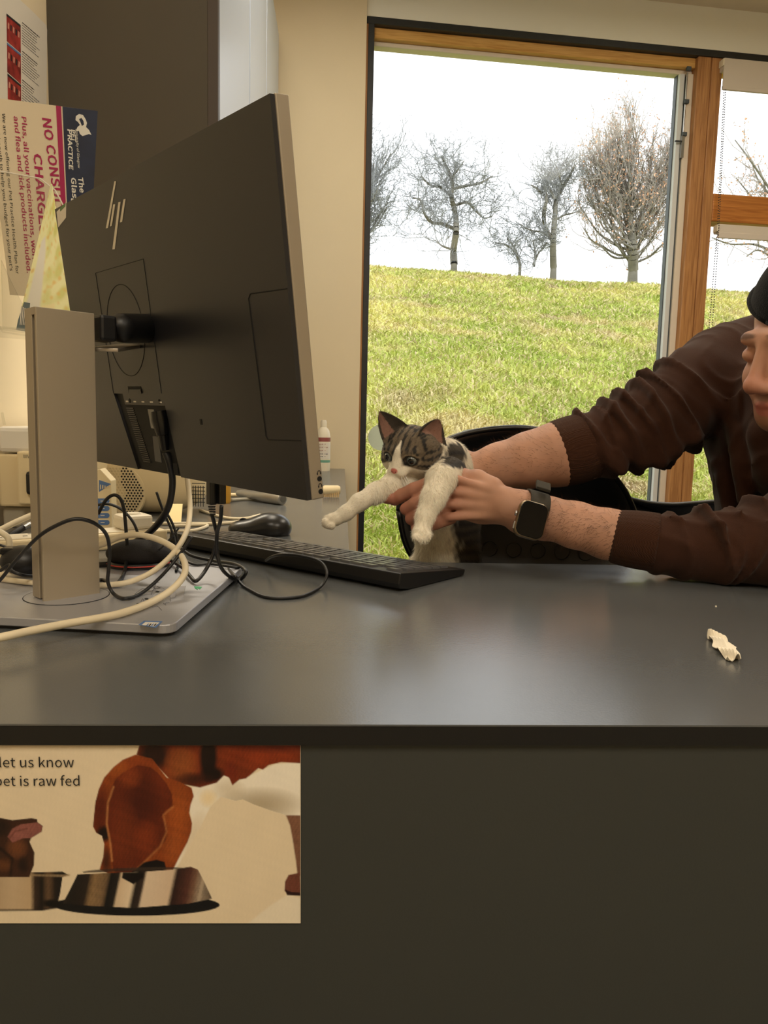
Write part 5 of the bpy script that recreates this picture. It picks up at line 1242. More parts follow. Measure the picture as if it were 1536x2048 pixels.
# head frame: forward, side (towards picture right), up
vF = np.array([-.50, -.80, -.30]); vF /= np.linalg.norm(vF)
up0 = np.array([.13, 0, 1.]); up0 -= up0.dot(vF) * vF; up0 /= np.linalg.norm(up0); vS = np.cross(vF, up0)         # picture right
if vS[0] < 0: vS = -vS
HB = np.column_stack([vS, vF, up0])
def hw3(s_, f_, u_): return HC + vS * s_ + vF * f_ + up0 * u_
kit = empty('kitten', P(880, 1120, 1.15), None, 'tabby and white kitten held up in two hands with outstretched forelegs', 'cat')
KS = SDF(P(640, 1150, 1.0) * [1, 0, 0] + [0, .94, .575], [P(975, 900, 1.2)[0], 1.29, P(800, 805, 1.12)[2] + .01], .0014)
# cranium, cheeks, muzzle
KS.ell(hw3(0, -.002, .004), (.0405, .040, .0345), HB, .006)
KS.ell(hw3(-.020, .010, -.010), (.019, .020, .018), HB, .010); KS.ell(hw3(.020, .010, -.010), (.019, .020, .018), HB, .010)
KS.ell(hw3(0, .034, -.013), (.0155, .0145, .0115), HB, .008)
KS.ell(hw3(-.0065, .0425, -.0165), (.0085, .008, .0070), HB, .004); KS.ell(hw3(.0065, .0425, -.0165), (.0085, .008, .0070), HB, .004)
KS.ell(hw3(0, .038, -.0245), (.0085, .009, .006), HB, .004)
KS.cap(hw3(0, .033, .010), hw3(0, .0475, -.0095), .009, .0048, .008)
KS.cap(hw3(-.022, .028, .010), hw3(-.008, .034, .011), .006, .006, .006); KS.cap(hw3(.022, .028, .010), hw3(.008, .034, .011), .006, .006, .006)
for sg in (-1, 1):
    KS.ell(hw3(sg * .0175, .0385, .0012), (.0078, .009, .0066), HB, .003, sub=True)
# mouth line
KS.cap(hw3(0, .0515, -.0165), hw3(0, .049, -.0215), .0010, .0010, .001, sub=True)
for sg in (-1, 1): KS.cap(hw3(0, .0495, -.0215), hw3(sg * .010, .0445, -.0235), .0010, .0009, .001, sub=True)
# ears: tip and base from the picture
def ear(tip, bl_, br_, depth):
    base = (bl_ + br_) / 2; up = tip - base; H = np.linalg.norm(up); up /= H; sd = br_ - bl_; sd -= sd.dot(up) * up; Wd_ = np.linalg.norm(sd) / 2; sd /= np.linalg.norm(sd); nf = np.cross(sd, up)
    if nf.dot(vF) < 0: nf = -nf
    g0 = tip; 
    lo_ = np.minimum.reduce([tip, bl_, br_]) - .012; hi_ = np.maximum.reduce([tip, bl_, br_]) + .012
    sl, g = KS._win(lo_, hi_, .004); q = g - base; h = q @ up / H; x = q @ sd; y = q @ nf
    w_ = Wd_ * np.clip(1 - h, 0, 1) ** .62 * (1 + .10 * np.sin(np.clip(h, 0, 1) * 3.1)); 
    bow = -.010 * (1 - (x / (w_ + 1e-4)).clip(-1, 1) ** 2) * (1 - np.clip(h, 0, 1)) ** .5
    dx = np.abs(x) - w_; dy = np.abs(y - bow) - (.0022 - .0009 * np.clip(h, 0, 1)); dz = np.maximum(h - 1, -.35 - h) * H
    d = np.maximum(np.maximum(dx, dy), dz); KS._mix(sl, d, .0035); return (base, up, sd, nf, H, Wd_)
for_eye = .0025
EL_ = ear(P(759, 823, 1.115), P(767, 886, 1.112), P(817, 853, 1.118), .01)
ER_ = ear(P(879, 838, 1.118), P(835, 866, 1.096), P(888, 896, 1.128), .01)
# neck, shoulders, trunk
pk_ = lambda x, y, Y, r: (P(x, y, Y), rr(r, Y))
def chain(S_, pts, k): 
    q = [pk_(*p) for p in pts]; S_.chain([a for a, b in q], [b for a, b in q], k)
chain(KS, [(850, 915, 1.145, 46), (890, 930, 1.165, 50), (905, 985, 1.185, 52), (905, 1040, 1.19, 54), (900, 1110, 1.18, 58), (905, 1170, 1.18, 54)], .012)
chain(KS, [(815, 965, 1.125, 26), (850, 985, 1.14, 34), (870, 1050, 1.165, 38), (872, 1110, 1.16, 42)], .012)
KS.ell(P(812, 978, 1.13), (rr(28, 1.1), .018, rr(18, 1.1)), None, .008)
KS.ell([P(905, 0, 1.18)[0], 1.185, .70], (.044, .046, .045), None, .012)
for sx_ in (-1, 1): KS.chain([(P(905, 0, 1.18)[0] + sx_ * .022, 1.175, .69), (P(905, 0, 1.18)[0] + sx_ * .030, 1.15, .645), (P(905, 0, 1.18)[0] + sx_ * .030, 1.172, .612), (P(905, 0, 1.18)[0] + sx_ * .030, 1.140, .592)], [.026, .018, .011, .011], .008)
KS.chain([(P(905, 0, 1.18)[0] + .01, 1.225, .70), (P(905, 0, 1.18)[0] + .02, 1.262, .66), (P(905, 0, 1.18)[0] + .015, 1.262, .60)], [.012, .009, .006], .006)
# picture-left foreleg
chain(KS, [(822, 975, 1.135, 24), (785, 974, 1.105, 24), (752, 986, 1.085, 20), (718, 1005, 1.07, 16.5), (692, 1026, 1.06, 14), (674, 1037, 1.055, 13.5)], .008)
KS.ell(P(662, 1040, 1.05), (rr(17, 1.05), rr(15, 1.05), rr(12.5, 1.05)), None, .006)
for dx_, dy_ in ((-12, 3), (-6, 9), (3, 11)): KS.ell(P(660 + dx_, 1041 + dy_, 1.04), (.0055, .006, .0052), None, .0025)
# picture-right foreleg
chain(KS, [(900, 945, 1.10, 32), (882, 960, 1.06, 30), (866, 998, 1.03, 24.5), (850, 1034, 1.015, 18), (845, 1055, 1.005, 16.5)], .008)
KS.ell(P(843, 1068, .998), (rr(20, 1.0), rr(19, 1.0), rr(16.5, 1.0)), None, .006)
for dx_, dy_ in ((-12, 6), (-3, 10), (7, 9), (14, 3)): KS.ell(P(843 + dx_, 1069 + dy_, .987), (.0048, .006, .0052), None, .0025)
KS.d += 0
kv, kf = KS.mesh(1)
def headloc(p): q = p - HC; return q @ vS, q @ vF, q @ up0
def coat(p):
    s_, f_, u_ = headloc(p); n = len(p)
    nz1 = hnoise(p, 90, 31); nz2 = hnoise(p, 230, 32); nz3 = hnoise(p * [1, 1, 1.0], 45, 33)
    white = s2l((236, 226, 206)); tab = s2l((106, 92, 74)); dark = s2l((30, 26, 23)); pink = s2l((150, 108, 94))
    C = np.tile(white, (n, 1))
    # head tabby
    inhead = sm(-np.sqrt((s_ / .047) ** 2 + ((f_) / .062) ** 2 + ((u_ - .012) / .056) ** 2), -1.04, -.96)
    bound = -.0045 - .42 * np.clip(np.abs(s_) - .010, 0, 1) + .0015 * nz1
    blaze = np.clip(.0085 - .30 * np.clip(u_ - .0, 0, 1) + .0008 * nz2, 0, 1)
    tabm = sm(u_ - bound, -.0012, .0012) * sm(np.abs(s_) - blaze, -.0008, .0014)
    tabm = np.where(u_ > .027, sm(u_ - bound, -.001, .001), tabm); tabm *= sm(f_ + .026 + .003 * nz1, -.002, .003) 
    stripe = np.sin(s_ * 620 + 1.3 * nz3 + np.where(np.abs(s_) > .02, u_ * 380, 0)) * .5 + .5
    side = sm(np.abs(s_), .020, .028) * sm(-(u_), -.014, -.004)
    stripe = stripe * (1 - side) + (np.sin(u_ * 700 + np.abs(s_) * 200 + nz3) * .5 + .5) * side
    nz4 = hnoise(p, 520, 35); stripe = sm(stripe * .8 + .30 * nz2 + .35 * nz4 + .1, .25, .95); tc_ = tab * (1 - stripe[:, None]) + dark * stripe[:, None]
    # pale eye rims
    ring = np.zeros(n)
    for sg in (-1, 1):
        de = np.sqrt(((s_ - sg * .0175) / 1.25) ** 2 + (u_ - .0012) ** 2); ring = np.maximum(ring, sm(-np.abs(de - .0098), -.0018, 0) * .5)
        tc_ = tc_ * (1 - sm(-np.abs(de - .0070), -.0014, -.0003)[:, None]) + s2l((20, 16, 14)) * sm(-np.abs(de - .0066), -.0012, -.0002)[:, None]
    tc_ = tc_ * (1 - ring[:, None] * .6) + s2l((190, 170, 140)) * ring[:, None] * .6
    a = (tabm * inhead)[:, None]; C = C * (1 - a) + tc_ * a
    # nose
    dn_ = np.sqrt((s_ / (.0052 + .12 * (u_ + .0108))) ** 2 + ((u_ + .0108) / .0042) ** 2); a = (sm(-dn_, -1.15, -.85) * sm(f_, .040, .044))[:, None]; C = C * (1 - a) + s2l((206, 118, 108)) * a
    # ears
    for (base, up, sd, nf, H, Wd_) in (EL_, ER_):
        q = p - base; h = q @ up / H; x = q @ sd; y = q @ nf; w_ = Wd_ * np.clip(1 - h, 0, 1) ** .62
        bow = -.010 * (1 - (x / (w_ + 1e-4)).clip(-1, 1) ** 2) * (1 - np.clip(h, 0, 1)) ** .5
        on = (h > .12) & (h < 1.1) & (np.abs(x) < w_ + .004) & (np.abs(y - bow) < .008)
        inn = on & (y - bow > .0004) & (np.abs(x) < w_ * .84)
        if base is EL_[0]: inn &= x < w_ * .10
        C[on & ~inn] = dark * .9 + tab * .25; C[inn] = (pink * .75 + tab * .25) * (1 - .25 * sm(h[inn], .5, 1)[:, None])
    # saddle and flanks
    def patch(c, r, col=dark, edge=.2, j=.25):
        nonlocal C
        d = np.sqrt((((p - c) / r) ** 2).sum(1)) + j * nz1 * .5 + j * .4 * nz2; a = sm(-d, -1 - edge, -1 + edge)[:, None]; st = (.5 + .5 * np.sin(p[:, 2] * 420 + nz3 * 2))[:, None] * .35
        C = C * (1 - a) + (col * (1 - st) + tab * st) * a
    patch(P(912, 912, 1.13), np.array([.017, .06, .019]), j=.5); patch(P(895, 925, 1.11), np.array([.018, .05, .009]), j=.5); patch(P(925, 940, 1.12), np.array([.008, .05, .012]), j=.4)
    patch(P(945, 1090, 1.18), np.array([.042, .09, .075]))
    
    C *= (1 + .04 * nz2)[:, None]
    return np.clip(C, .004, .9)
kc = coat(kv)
M['coat'] = mat_attr('kitten_coat', .8, .3, 900, sheen=.15, dist=.0006)
rawmesh('body', kv, kf, M['coat'], kit, True, world=True, col=kc)
# fur strands
tri_a = kv[kf[:, 0]]; fn = np.cross(kv[kf[:, 2]] - kv[kf[:, 0]], kv[kf[:, 3]] - kv[kf[:, 1]]); ar = np.linalg.norm(fn, axis=1) / 2; fn /= (2 * ar + 1e-15)[:, None]
NF = 85000; pickf = rng.choice(len(kf), NF, p=ar / ar.sum()); wts = rng.dirichlet([1, 1, 1, 1], NF); rp = (kv[kf[pickf]] * wts[..., None]).sum(1); rn = fn[pickf]
ctr = HC; s_, f_, u_ = headloc(rp); inh = (np.sqrt((s_ / .047) ** 2 + (f_ / .058) ** 2 + (u_ / .060) ** 2) < 1.05)
flow = np.where(inh[:, None], -vF * .9 + up0 * np.where(u_ > 0, .25, -.35)[:, None] + vS * (np.sign(s_) * .45)[:, None], np.array([.15, 0, -1.]))
lg = (rp[:, 0] < P(770, 0, 1.09)[0]) & ~inh; flow[lg] = [-.8, -.25, -.5]
flow -= (flow * rn).sum(1)[:, None] * rn; flow /= np.linalg.norm(flow, axis=1)[:, None] + 1e-9
keep = np.ones(NF, bool); dn_ = np.sqrt((s_ / .006) ** 2 + ((u_ + .0105) / .0045) ** 2); keep &= ~((dn_ < 1.2) & (f_ > .038))
for sg in (-1, 1): keep &= ~((np.sqrt(((s_ - sg * .0175) / 1.3) ** 2 + (u_ - .0012) ** 2) < .0072) & (f_ > .02))
for (base, up, sd, nf, H, Wd_) in (EL_, ER_):
    q = rp - base; h = q @ up / H; oe = (h > .25) & (h < 1.1) & (np.abs(q @ sd) < Wd_ * 1.1) & (np.abs(q @ nf) < .014); flow[oe] = up; keep &= ~(oe & (rng.random(NF) < .45))
ln_ = np.where(inh, .0028, .0052) * rng.uniform(.6, 1.3, NF); ln_ = np.where(inh & (f_ > .025), .0016, ln_); ln_ = np.where(lg, .0030, ln_); ln_ *= np.where((~inh) & (rp[:, 2] < P(0, 1060, 1.1)[2]) & (rp[:, 0] > P(850, 0, 1.15)[0]), 1.7, 1)
up_ = np.where(inh, .42, .5)[:, None]; dr = rn * up_ + flow * .85 + rng.normal(0, .16, (NF, 3)); dr /= np.linalg.norm(dr, axis=1)[:, None]
wv = np.cross(dr, rn); wv /= np.linalg.norm(wv, axis=1)[:, None] + 1e-9; wv *= (.00022 * rng.uniform(.7, 1.4, NF))[:, None]
tp_ = rp + dr * ln_[:, None] - rn * (ln_ * .12)[:, None]; fc = coat(rp) * rng.uniform(.72, 1.28, NF)[:, None]
rp, wv, tp_, fc = rp[keep], wv[keep], tp_[keep], fc[keep]; m = len(rp)
v = np.stack([rp - wv, rp + wv, tp_], 1).reshape(-1, 3)
M['fur'] = mat_attr('kitten_fur', .7, sheen=.1)
o = rawmesh('fur', v, np.arange(m * 3).reshape(m, 3), M['fur'], kit, world=True, col=np.repeat(np.clip(fc, .003, .92), 3, 0)); tag(o, kind='stuff')
# eyes
for sg in (-1, 1):
    ec = hw3(sg * .0174, .0302, .0012); er_ = .0079; v_ = MB(); ed = vF * 1.0 + vS * sg * .28; ed /= np.linalg.norm(ed)
    v_.lathe([(math.sin(a) * er_, math.cos(a) * er_) for a in np.linspace(0.0001, 2.2, 16)], ec, 28, ed); v_.build('eye', mat('kitten_eye', (120, 122, 116), .08, rgb2=(84, 92, 94), vscale=300, spec=.8), kit, smooth=True, world=True)
    MB().lathe([(math.sin(a) * (er_ + .00025), math.cos(a) * (er_ + .00025)) for a in np.linspace(0.0001, .58, 8)], ec, 24, ed).build('pupil', mat('pupil', (6, 6, 8), .05, spec=.8), kit, smooth=True, world=True)
for sg in (-1, 1): MB().lathe([(0, 0), (.0011, 0), (0, .0004)], hw3(sg * .0024, .0522, -.0117), 8, vF).build('nostril', M['groove'], kit, world=True)
wr_ = np.random.default_rng(2)
for sg in (-1, 1):
    for k in range(9):
        a = hw3(sg * (.008 + .002 * (k % 3)), .047 - .002 * (k % 3), -.016 - .0015 * (k // 3)); Lw = wr_.uniform(.025, .042)
        d = vS * sg * wr_.uniform(.35, .9) + vF * wr_.uniform(-.1, .3) + np.array([0, 0, -1.]) * wr_.uniform(.5, 1.1); d /= np.linalg.norm(d)
        pts = [a + d * Lw * t + np.array([0, 0, -1]) * .012 * t * t for t in np.linspace(0, 1, 7)]; MB().tube(pts, np.linspace(.00028, .00008, 7), 4).build('whisker', M['whiteink'], kit, world=True)

# ------------------------------------------------------------------ man
man = empty('person', (.75, 1.35, 0), None, 'person in a brown hoodie and black beanie leaning over the desk to hold the kitten', 'person')
M['skin'] = mat_attr('skin', .55, .18, 500, spec=.35, dist=.0005, sss=.12)
M['hoodie'] = mat('brown_fleece', (58, 34, 23), .95, var=.08, vscale=40, bump=.35, bscale=900, sheen=.08, spec=.2)
M['rib'] = mat('brown_rib_knit', (60, 35, 22), .95, sheen=.06, spec=.2)
t = M['rib'].node_tree; wv_ = t.nodes.new('ShaderNodeTexWave'); wv_.inputs['Scale'].default_value = 260; wv_.bands_direction = 'Y'; tcx = t.nodes.new('ShaderNodeTexCoord'); bp = t.nodes.new('ShaderNodeBump'); bp.inputs['Strength'].default_value = .5; bp.inputs['Distance'].default_value = .001
t.links.new(tcx.outputs['Object'], wv_.inputs['Vector']); t.links.new(wv_.outputs['Fac'], bp.inputs['Height']); t.links.new(bp.outputs[0], t.nodes['Principled BSDF'].inputs['Normal'])
skin0 = s2l((184, 140, 116)); skin_r = s2l((178, 106, 86)); skin_d = s2l((150, 100, 78))
def skincol(p, red=0):
    n = hnoise(p, 60, 41); m_ = hnoise(p, 200, 42); C = skin0 * (1 - .5 * red) + skin_r * .5 * red
    return np.clip(C * (1 + .06 * n + .05 * m_)[:, None], 0, 1)
# near (watch) arm and hand + far arm and hand in one body mesh with neck and head
lo = [P(755, 0, 1.05)[0], .90, .735]; hi = [P(1260, 0, 1.22)[0] + .02, 1.29, P(1100, 820, 1.2)[2] + .01]
BS = SDF(lo, hi, .0019)
def ch_(pts, k): chain(BS, pts, k)
# near forearm
ch_([(1275, 1078, 1.00, 52), (1215, 1068, 1.015, 50), (1150, 1050, 1.03, 46), (1095, 1036, 1.04, 42), (1050, 1022, 1.045, 39), (1015, 1012, 1.05, 38)], .01)
ch_([(1040, 1040, 1.05, 28), (1080, 1048, 1.045, 30)], .01)
# near hand: back of hand
hb_ = basis(P(900, 985, 1.09) - P(1020, 1012, 1.055)); 
BS.ell(P(960, 1003, 1.07), (rr(64, 1.07), .020, rr(46, 1.07)), np.column_stack([hb_[0], hb_[1], hb_[2]]), .014)
BS.ell(P(915, 990, 1.085), (rr(44, 1.08), .019, rr(44, 1.08)), np.column_stack([hb_[0], hb_[1], hb_[2]]), .012)
for (a, b) in (((1000, 985), (905, 955)), ((1000, 1000), (890, 980)), ((1000, 1015), (885, 1008)), ((1000, 1030), (890, 1035))):      # tendons
    BS.cap(P(*a, 1.045), P(*b, 1.062), .004, .006, .010)
# four fingers wrapping under the chest; tips appear between the forelegs
fing = [
    [(898, 962, 1.075, 18), (862, 968, 1.068, 16.5), (828, 980, 1.078, 15), (800, 992, 1.088, 13.5), (790, 1000, 1.092, 12)],
    [(892, 985, 1.072, 18), (858, 995, 1.062, 16.5), (832, 1008, 1.066, 15), (812, 1018, 1.074, 13)],
    [(892, 1010, 1.072, 17.5), (862, 1020, 1.060, 16), (838, 1032, 1.062, 14.5), (822, 1038, 1.07, 12.5)],
    [(900, 1034, 1.075, 16), (872, 1045, 1.063, 14), (848, 1054, 1.062, 12.5), (832, 1056, 1.068, 11)]]
for q in fing: ch_(q, .0028)
# near thumb laid up over the kitten's shoulder
ch_([(985, 975, 1.06, 22), (955, 958, 1.075, 18), (925, 952, 1.09, 14.5), (905, 950, 1.105, 12)], .006)
# far forearm and hand behind the kitten
ch_([(1165, 898, 1.20, 66), (1115, 909, 1.20, 63), (1060, 920, 1.205, 55), (1000, 933, 1.21, 46), (955, 944, 1.215, 40)], .012)
BS.ell(P(925, 955, 1.225), (rr(50, 1.2), .020, rr(44, 1.2)), None, .014)
# far hand: index finger and thumb reach round the far side under the chin, others below
ch_([(900, 960, 1.22, 20), (860, 985, 1.19, 19), (820, 988, 1.13, 18), (795, 988, 1.105, 17), (775, 994, 1.09, 14.5)], .004)
ch_([(900, 990, 1.22, 18), (860, 1010, 1.19, 16), (830, 1012, 1.14, 15)], .003); ch_([(900, 1010, 1.22, 17), (865, 1032, 1.19, 15), (838, 1034, 1.14, 14)], .003); ch_([(905, 1030, 1.22, 16), (870, 1050, 1.19, 14), (845, 1052, 1.15, 13)], .003)
ch_([(940, 925, 1.215, 20), (915, 905, 1.21, 16), (890, 897, 1.205, 14)], .005)
# creases at knuckles
for q in fing:
    a = P(*q[1][:3]); BS.cap(a + [0, -.014, .006], a + [0, -.014, -.008], .0012, .0012, .001, sub=True)
bv, bf = BS.mesh(1)
# head
HF = np.array([-.955, -.25, -.24]); HF /= np.linalg.norm(HF); hu_ = np.array([.22, .0, 1.]); hu_ -= hu_.dot(HF) * HF; hu_ /= np.linalg.norm(hu_); hs_ = np.cross(HF, hu_)
if hs_[1] > 0: hs_ = -hs_                              # hs_: towards the camera (his left)
HY = 1.0
nose_t = P(1492, 776, .965)
def mh(f_, s_, u_, c=[None]):
    return MHC + HF * f_ + hs_ * s_ + hu_ * u_
MHC = nose_t - HF * .118 - hu_ * (-.030)
MBs = np.column_stack([HF, hs_, hu_])
HS = SDF(MHC - .17, MHC + [.15, .16, .14], .0028)
HS.ell(mh(-.018, 0, .035), (.094, .074, .088), MBs, .02)            # skull
HS.ell(mh(.040, 0, -.030), (.052, .058, .072), MBs, .02)            # face
HS.ell(mh(.066, 0, -.078), (.024, .026, .020), MBs, .016)           # chin
HS.cap(mh(.02, .045, -.055), mh(.062, .018, -.078), .020, .016, .02); HS.cap(mh(.02, -.045, -.055), mh(.062, -.018, -.078), .020, .016, .02)
HS.cap(mh(.081, -.030, .026), mh(.081, .030, .026), .010, .010, .012)                                                            # brow
for sg in (-1, 1):
    HS.ell(mh(.086, sg * .031, .004), (.012, .017, .012), MBs, .008, sub=True); HS.ell(mh(.062, sg * .036, -.028), (.020, .020, .020), MBs, .014)
    HS.ell(mh(.0765, sg * .030, .005), (.0125, .013, .0105), MBs, .003)
    HS.cap(mh(-.010, sg * .076, .012), mh(-.006, sg * .076, -.030), .010, .007, .006)     # ears
    HS.ell(mh(.099, sg * .010, -.034), (.011, .0095, .009), MBs, .005)      # nostril wings
HS.cap(mh(.087, 0, .016), mh(.105, 0, -.024), .0072, .0088, .009); HS.ell(mh(.1085, 0, -.029), (.0108, .0112, .0100), MBs, .006)
HS.ell(mh(.084, 0, -.058), (.010, .022, .0065), MBs, .005); HS.ell(mh(.081, 0, -.068), (.010, .019, .0065), MBs, .005); HS.cap(mh(.093, -.018, -.0628), mh(.093, .018, -.0628), .0012, .0012, .001, sub=True)
HS.cap(mh(-.03, 0, -.06), mh(-.075, 0, -.16), .058, .062, .03)      # neck
hv, hf = HS.mesh(2)
q = hv - MHC; f_, s_, u_ = q @ HF, q @ hs_, q @ hu_
hc = skincol(hv, .25); beard = sm(-(u_ + .052 + .002 * hnoise(hv, 300, 3)), -.002, .010) * sm(f_, -.01, .02) * .55; beard = np.maximum(beard, sm(-np.sqrt(((f_ - .095) / .016) ** 2 + (s_ / .028) ** 2 + ((u_ + .048) / .006) ** 2), -1.2, -.6) * .5)
hair_b = s2l((58, 38, 28)); brow = sm(-(((np.abs(s_) - .030) / .021) ** 2 + ((u_ - .030) / .0042) ** 2), -1.4, -.6) * sm(f_, .05, .06) * .75
lips = sm(-((s_ / .021) ** 2 + ((u_ + .063) / .010) ** 2), -1.3, -.8) * sm(f_, .08, .09); side_h = sm(u_, -.02, -.01) * sm(-f_, -.03, -.02) * .85
hc = hc * (1 - beard[:, None]) + s2l((120, 76, 52)) * beard[:, None]; hc = hc * (1 - lips[:, None] * .7) + s2l((178, 98, 88)) * lips[:, None] * .7
a = np.maximum(brow, 0)[:, None]; hc = hc * (1 - a) + hair_b * a
nosered = sm(-np.linalg.norm(hv - nose_t, axis=1), -.035, -.01)[:, None] * .35; hc = hc * (1 - nosered) + skin_r * nosered
allv = np.vstack([bv, hv]); allf = np.vstack([bf, hf + len(bv)])
# join the forearms to the neck inside the clothes so that the figure is one surface
cen = bv[bf].mean(1); fc_ = int(np.argmax(np.where(cen[:, 1] > 1.1, cen[:, 0], -9))); fa = int(np.argmax(np.where(cen[:, 1] < 1.06, cen[:, 0], -9))); cen2 = hv[hf].mean(1); fb_ = int(np.argmin(cen2[:, 2])) 
fd_ = int(np.argmin(np.where(np.linalg.norm(cen2 - cen2[fb_], axis=1) > .02, cen2[:, 2], 9)))
ev = []; bfc = []; nb0 = len(allv)
for qa, qb, mid_ in ((bf[fa], hf[fb_] + len(bv), [P(1420, 1088, .97), P(1600, 1060, .96), P(1740, 900, 1.04), P(1690, 860, 1.12)]), (bf[fc_], hf[fd_] + len(bv), [P(1300, 850, 1.205), P(1400, 785, 1.25), P(1500, 750, 1.32), P(1610, 790, 1.22)])):
    way = spline([allv[qa].mean(0)] + mid_ + [allv[qb].mean(0)], 5)[1:-1]; rings_ = [qa]
    for i, w0 in enumerate(way):
        t_ = way[min(i + 1, len(way) - 1)] - way[max(i - 1, 0)]; t_ /= np.linalg.norm(t_); u_b = np.cross(t_, [0, 0, 1.]); u_b /= np.linalg.norm(u_b); w_b = np.cross(t_, u_b)
        rings_.append(np.arange(4) + nb0 + len(ev)); ev += [w0 + .03 * (math.cos(k * math.pi / 2) * u_b + math.sin(k * math.pi / 2) * w_b) for k in range(4)]
    rings_.append(qb[::-1])
    for r0_, r1_ in zip(rings_[:-1], rings_[1:]): bfc += [(r0_[k], r0_[(k + 1) % 4], r1_[(k + 1) % 4], r1_[k]) for k in range(4)]
allf = np.vstack([np.delete(allf, [fa, fc_, len(bf) + fb_, len(bf) + fd_], 0), np.array(bfc)]); allv = np.vstack([allv, np.array(ev)])
bc_ = skincol(bv, .1); tipr = np.zeros(len(bv))
for q_ in fing + [[(775, 994, 1.09, 14)]]: tipr = np.maximum(tipr, sm(-np.linalg.norm(bv - P(*q_[-1][:3]), axis=1), -.03, -.008))
hand = sm(-(bv[:, 0]), -P(1000, 0, 1.1)[0], -P(900, 0, 1.1)[0]) * .6; red = np.maximum(tipr, hand)[:, None] * .6; bc_ = bc_ * (1 - red) + skin_r * red
rawmesh('body', allv, allf, M['skin'], man, True, world=True, col=np.vstack([bc_, hc, np.tile(skin0, (len(ev), 1))]))
for sg in (-1, 1):
    MB().lathe([(math.sin(a) * .0118, math.cos(a) * .0118) for a in np.linspace(0.0001, 1.5, 12)], mh(.0745, sg * .030, .005), 24, HF).build('eye', mat('eye_white', (226, 218, 208), .15), man, smooth=True, world=True)
    MB().lathe([(math.sin(a) * .0121, math.cos(a) * .0121) for a in np.linspace(0.0001, .5, 8)], mh(.0745, sg * .030, .005), 24, HF).build('iris', mat('iris_brown', (70, 48, 34), .1), man, smooth=True, world=True)
# thumb nails and finger nails
# arm hair
def hair(vsel, n, L, d0, name, parent, V, Fq, colr, seed=3, wdt=.00016):
    r_ = np.random.default_rng(seed); pf_ = np.argwhere(vsel[Fq].all(1)).ravel(); pi = r_.choice(pf_, n); rp = V[Fq[pi]].mean(1) + r_.normal(0, .0006, (n, 3)); nn_ = np.cross(V[Fq[pi, 2]] - V[Fq[pi, 0]], V[Fq[pi, 3]] - V[Fq[pi, 1]]); nn_ /= np.linalg.norm(nn_, axis=1)[:, None] + 1e-12
    d = nn_ * .45 + np.array(d0) * .8 + r_.normal(0, .25, (n, 3)); d /= np.linalg.norm(d, axis=1)[:, None]; w_ = np.cross(d, nn_); w_ /= np.linalg.norm(w_, axis=1)[:, None] + 1e-9
    v = np.stack([rp - w_ * wdt, rp + w_ * wdt, rp + d * (L * r_.uniform(.5, 1.2, n))[:, None]], 1).reshape(-1, 3)
    return tag(rawmesh(name, v, np.arange(n * 3).reshape(n, 3), mat(name + '_brown', colr, .7), parent, world=True), kind='stuff')
xs_ = bv[:, 0]
hair((xs_ > P(1085, 0, 1.03)[0]) & (bv[:, 1] < 1.09), 2600, .011, (-.7, 0, -.25), 'arm_hair', man, bv, bf, (70, 46, 30))
hair((xs_ > P(960, 0, 1.2)[0]) & (bv[:, 1] > 1.12) & (bv[:, 2] > P(0, 925, 1.2)[2]), 1500, .011, (-.8, 0, .1), 'arm_hair', man, bv, bf, (110, 84, 62), 5)

# hoodie
CS = SDF([P(1090, 0, 1.15)[0], .84, .56], [1.04, 1.56, 1.20], .0037)
def cc2(pts, k): chain(CS, pts, k)
# far sleeve
cc2([(1152, 899, 1.20, 64), (1190, 890, 1.20, 60), (1250, 870, 1.20, 66), (1305, 850, 1.205, 74), (1350, 818, 1.22, 78), (1400, 780, 1.25, 86), (1450, 752, 1.29, 96), (1500, 742, 1.33, 100)], .02)
def fold(x, y, Y, R_, th, ax, k=.006, sq=1.0):
    A_ = P(x + ax[0] * 40, y + ax[1] * 40, Y) - P(x, y, Y); b_ = basis(A_, (0, -1, .2)); CS.ell(P(x, y, Y), (rr(th, Y), rr(R_, Y) * sq, rr(R_, Y)), np.column_stack(b_), k)
for (x, y, R_, th, ax, Y) in ((1183, 888, 77, 12, (1, -.5), 1.20), (1207, 882, 76, 9, (1, -.30), 1.20), (1238, 872, 90, 14, (1, -.52), 1.20), (1272, 856, 92, 11, (1, -.62), 1.205), (1300, 850, 102, 14, (1, -.4), 1.21), (1338, 826, 101, 12, (1, -.68), 1.22), (1378, 798, 104, 17, (1, -.8), 1.24)):
    fold(x, y, Y, R_, th, ax, .0028)
for (x, y, th, a_) in ((1222, 925, 9, .9), (1262, 905, 8, .7), (1330, 880, 10, .6), (1300, 905, 8, .5), (1362, 862, 9, .4)):
    CS.cap(P(x - 20, y - 26, 1.15), P(x + 22, y + 16, 1.15), .006, .009, .016)
# near sleeve
cc2([(1300, 1086, .995, 55), (1345, 1092, .985, 54), (1400, 1095, .975, 60), (1460, 1092, .965, 68), (1520, 1087, .955, 74), (1600, 1065, .95, 92), (1690, 960, .98, 100), (1760, 850, 1.04, 105)], .02)
for (x, y, R_, th, ax, Y) in ((1321, 1088, 67, 11, (1, .2), .99), (1348, 1089, 72, 10, (1, -.15), .985), (1380, 1095, 73, 12, (1, .25), .98), (1420, 1088, 88, 11, (1, -.3), .97), (1447, 1092, 86, 9, (1, .12), .965), (1480, 1086, 94, 12, (1, .3), .96), (1520, 1080, 97, 12, (1, -.15), .955), (1560, 1070, 100, 12, (1, .2), .955)):
    fold(x, y, Y, R_, th, ax, .0028)
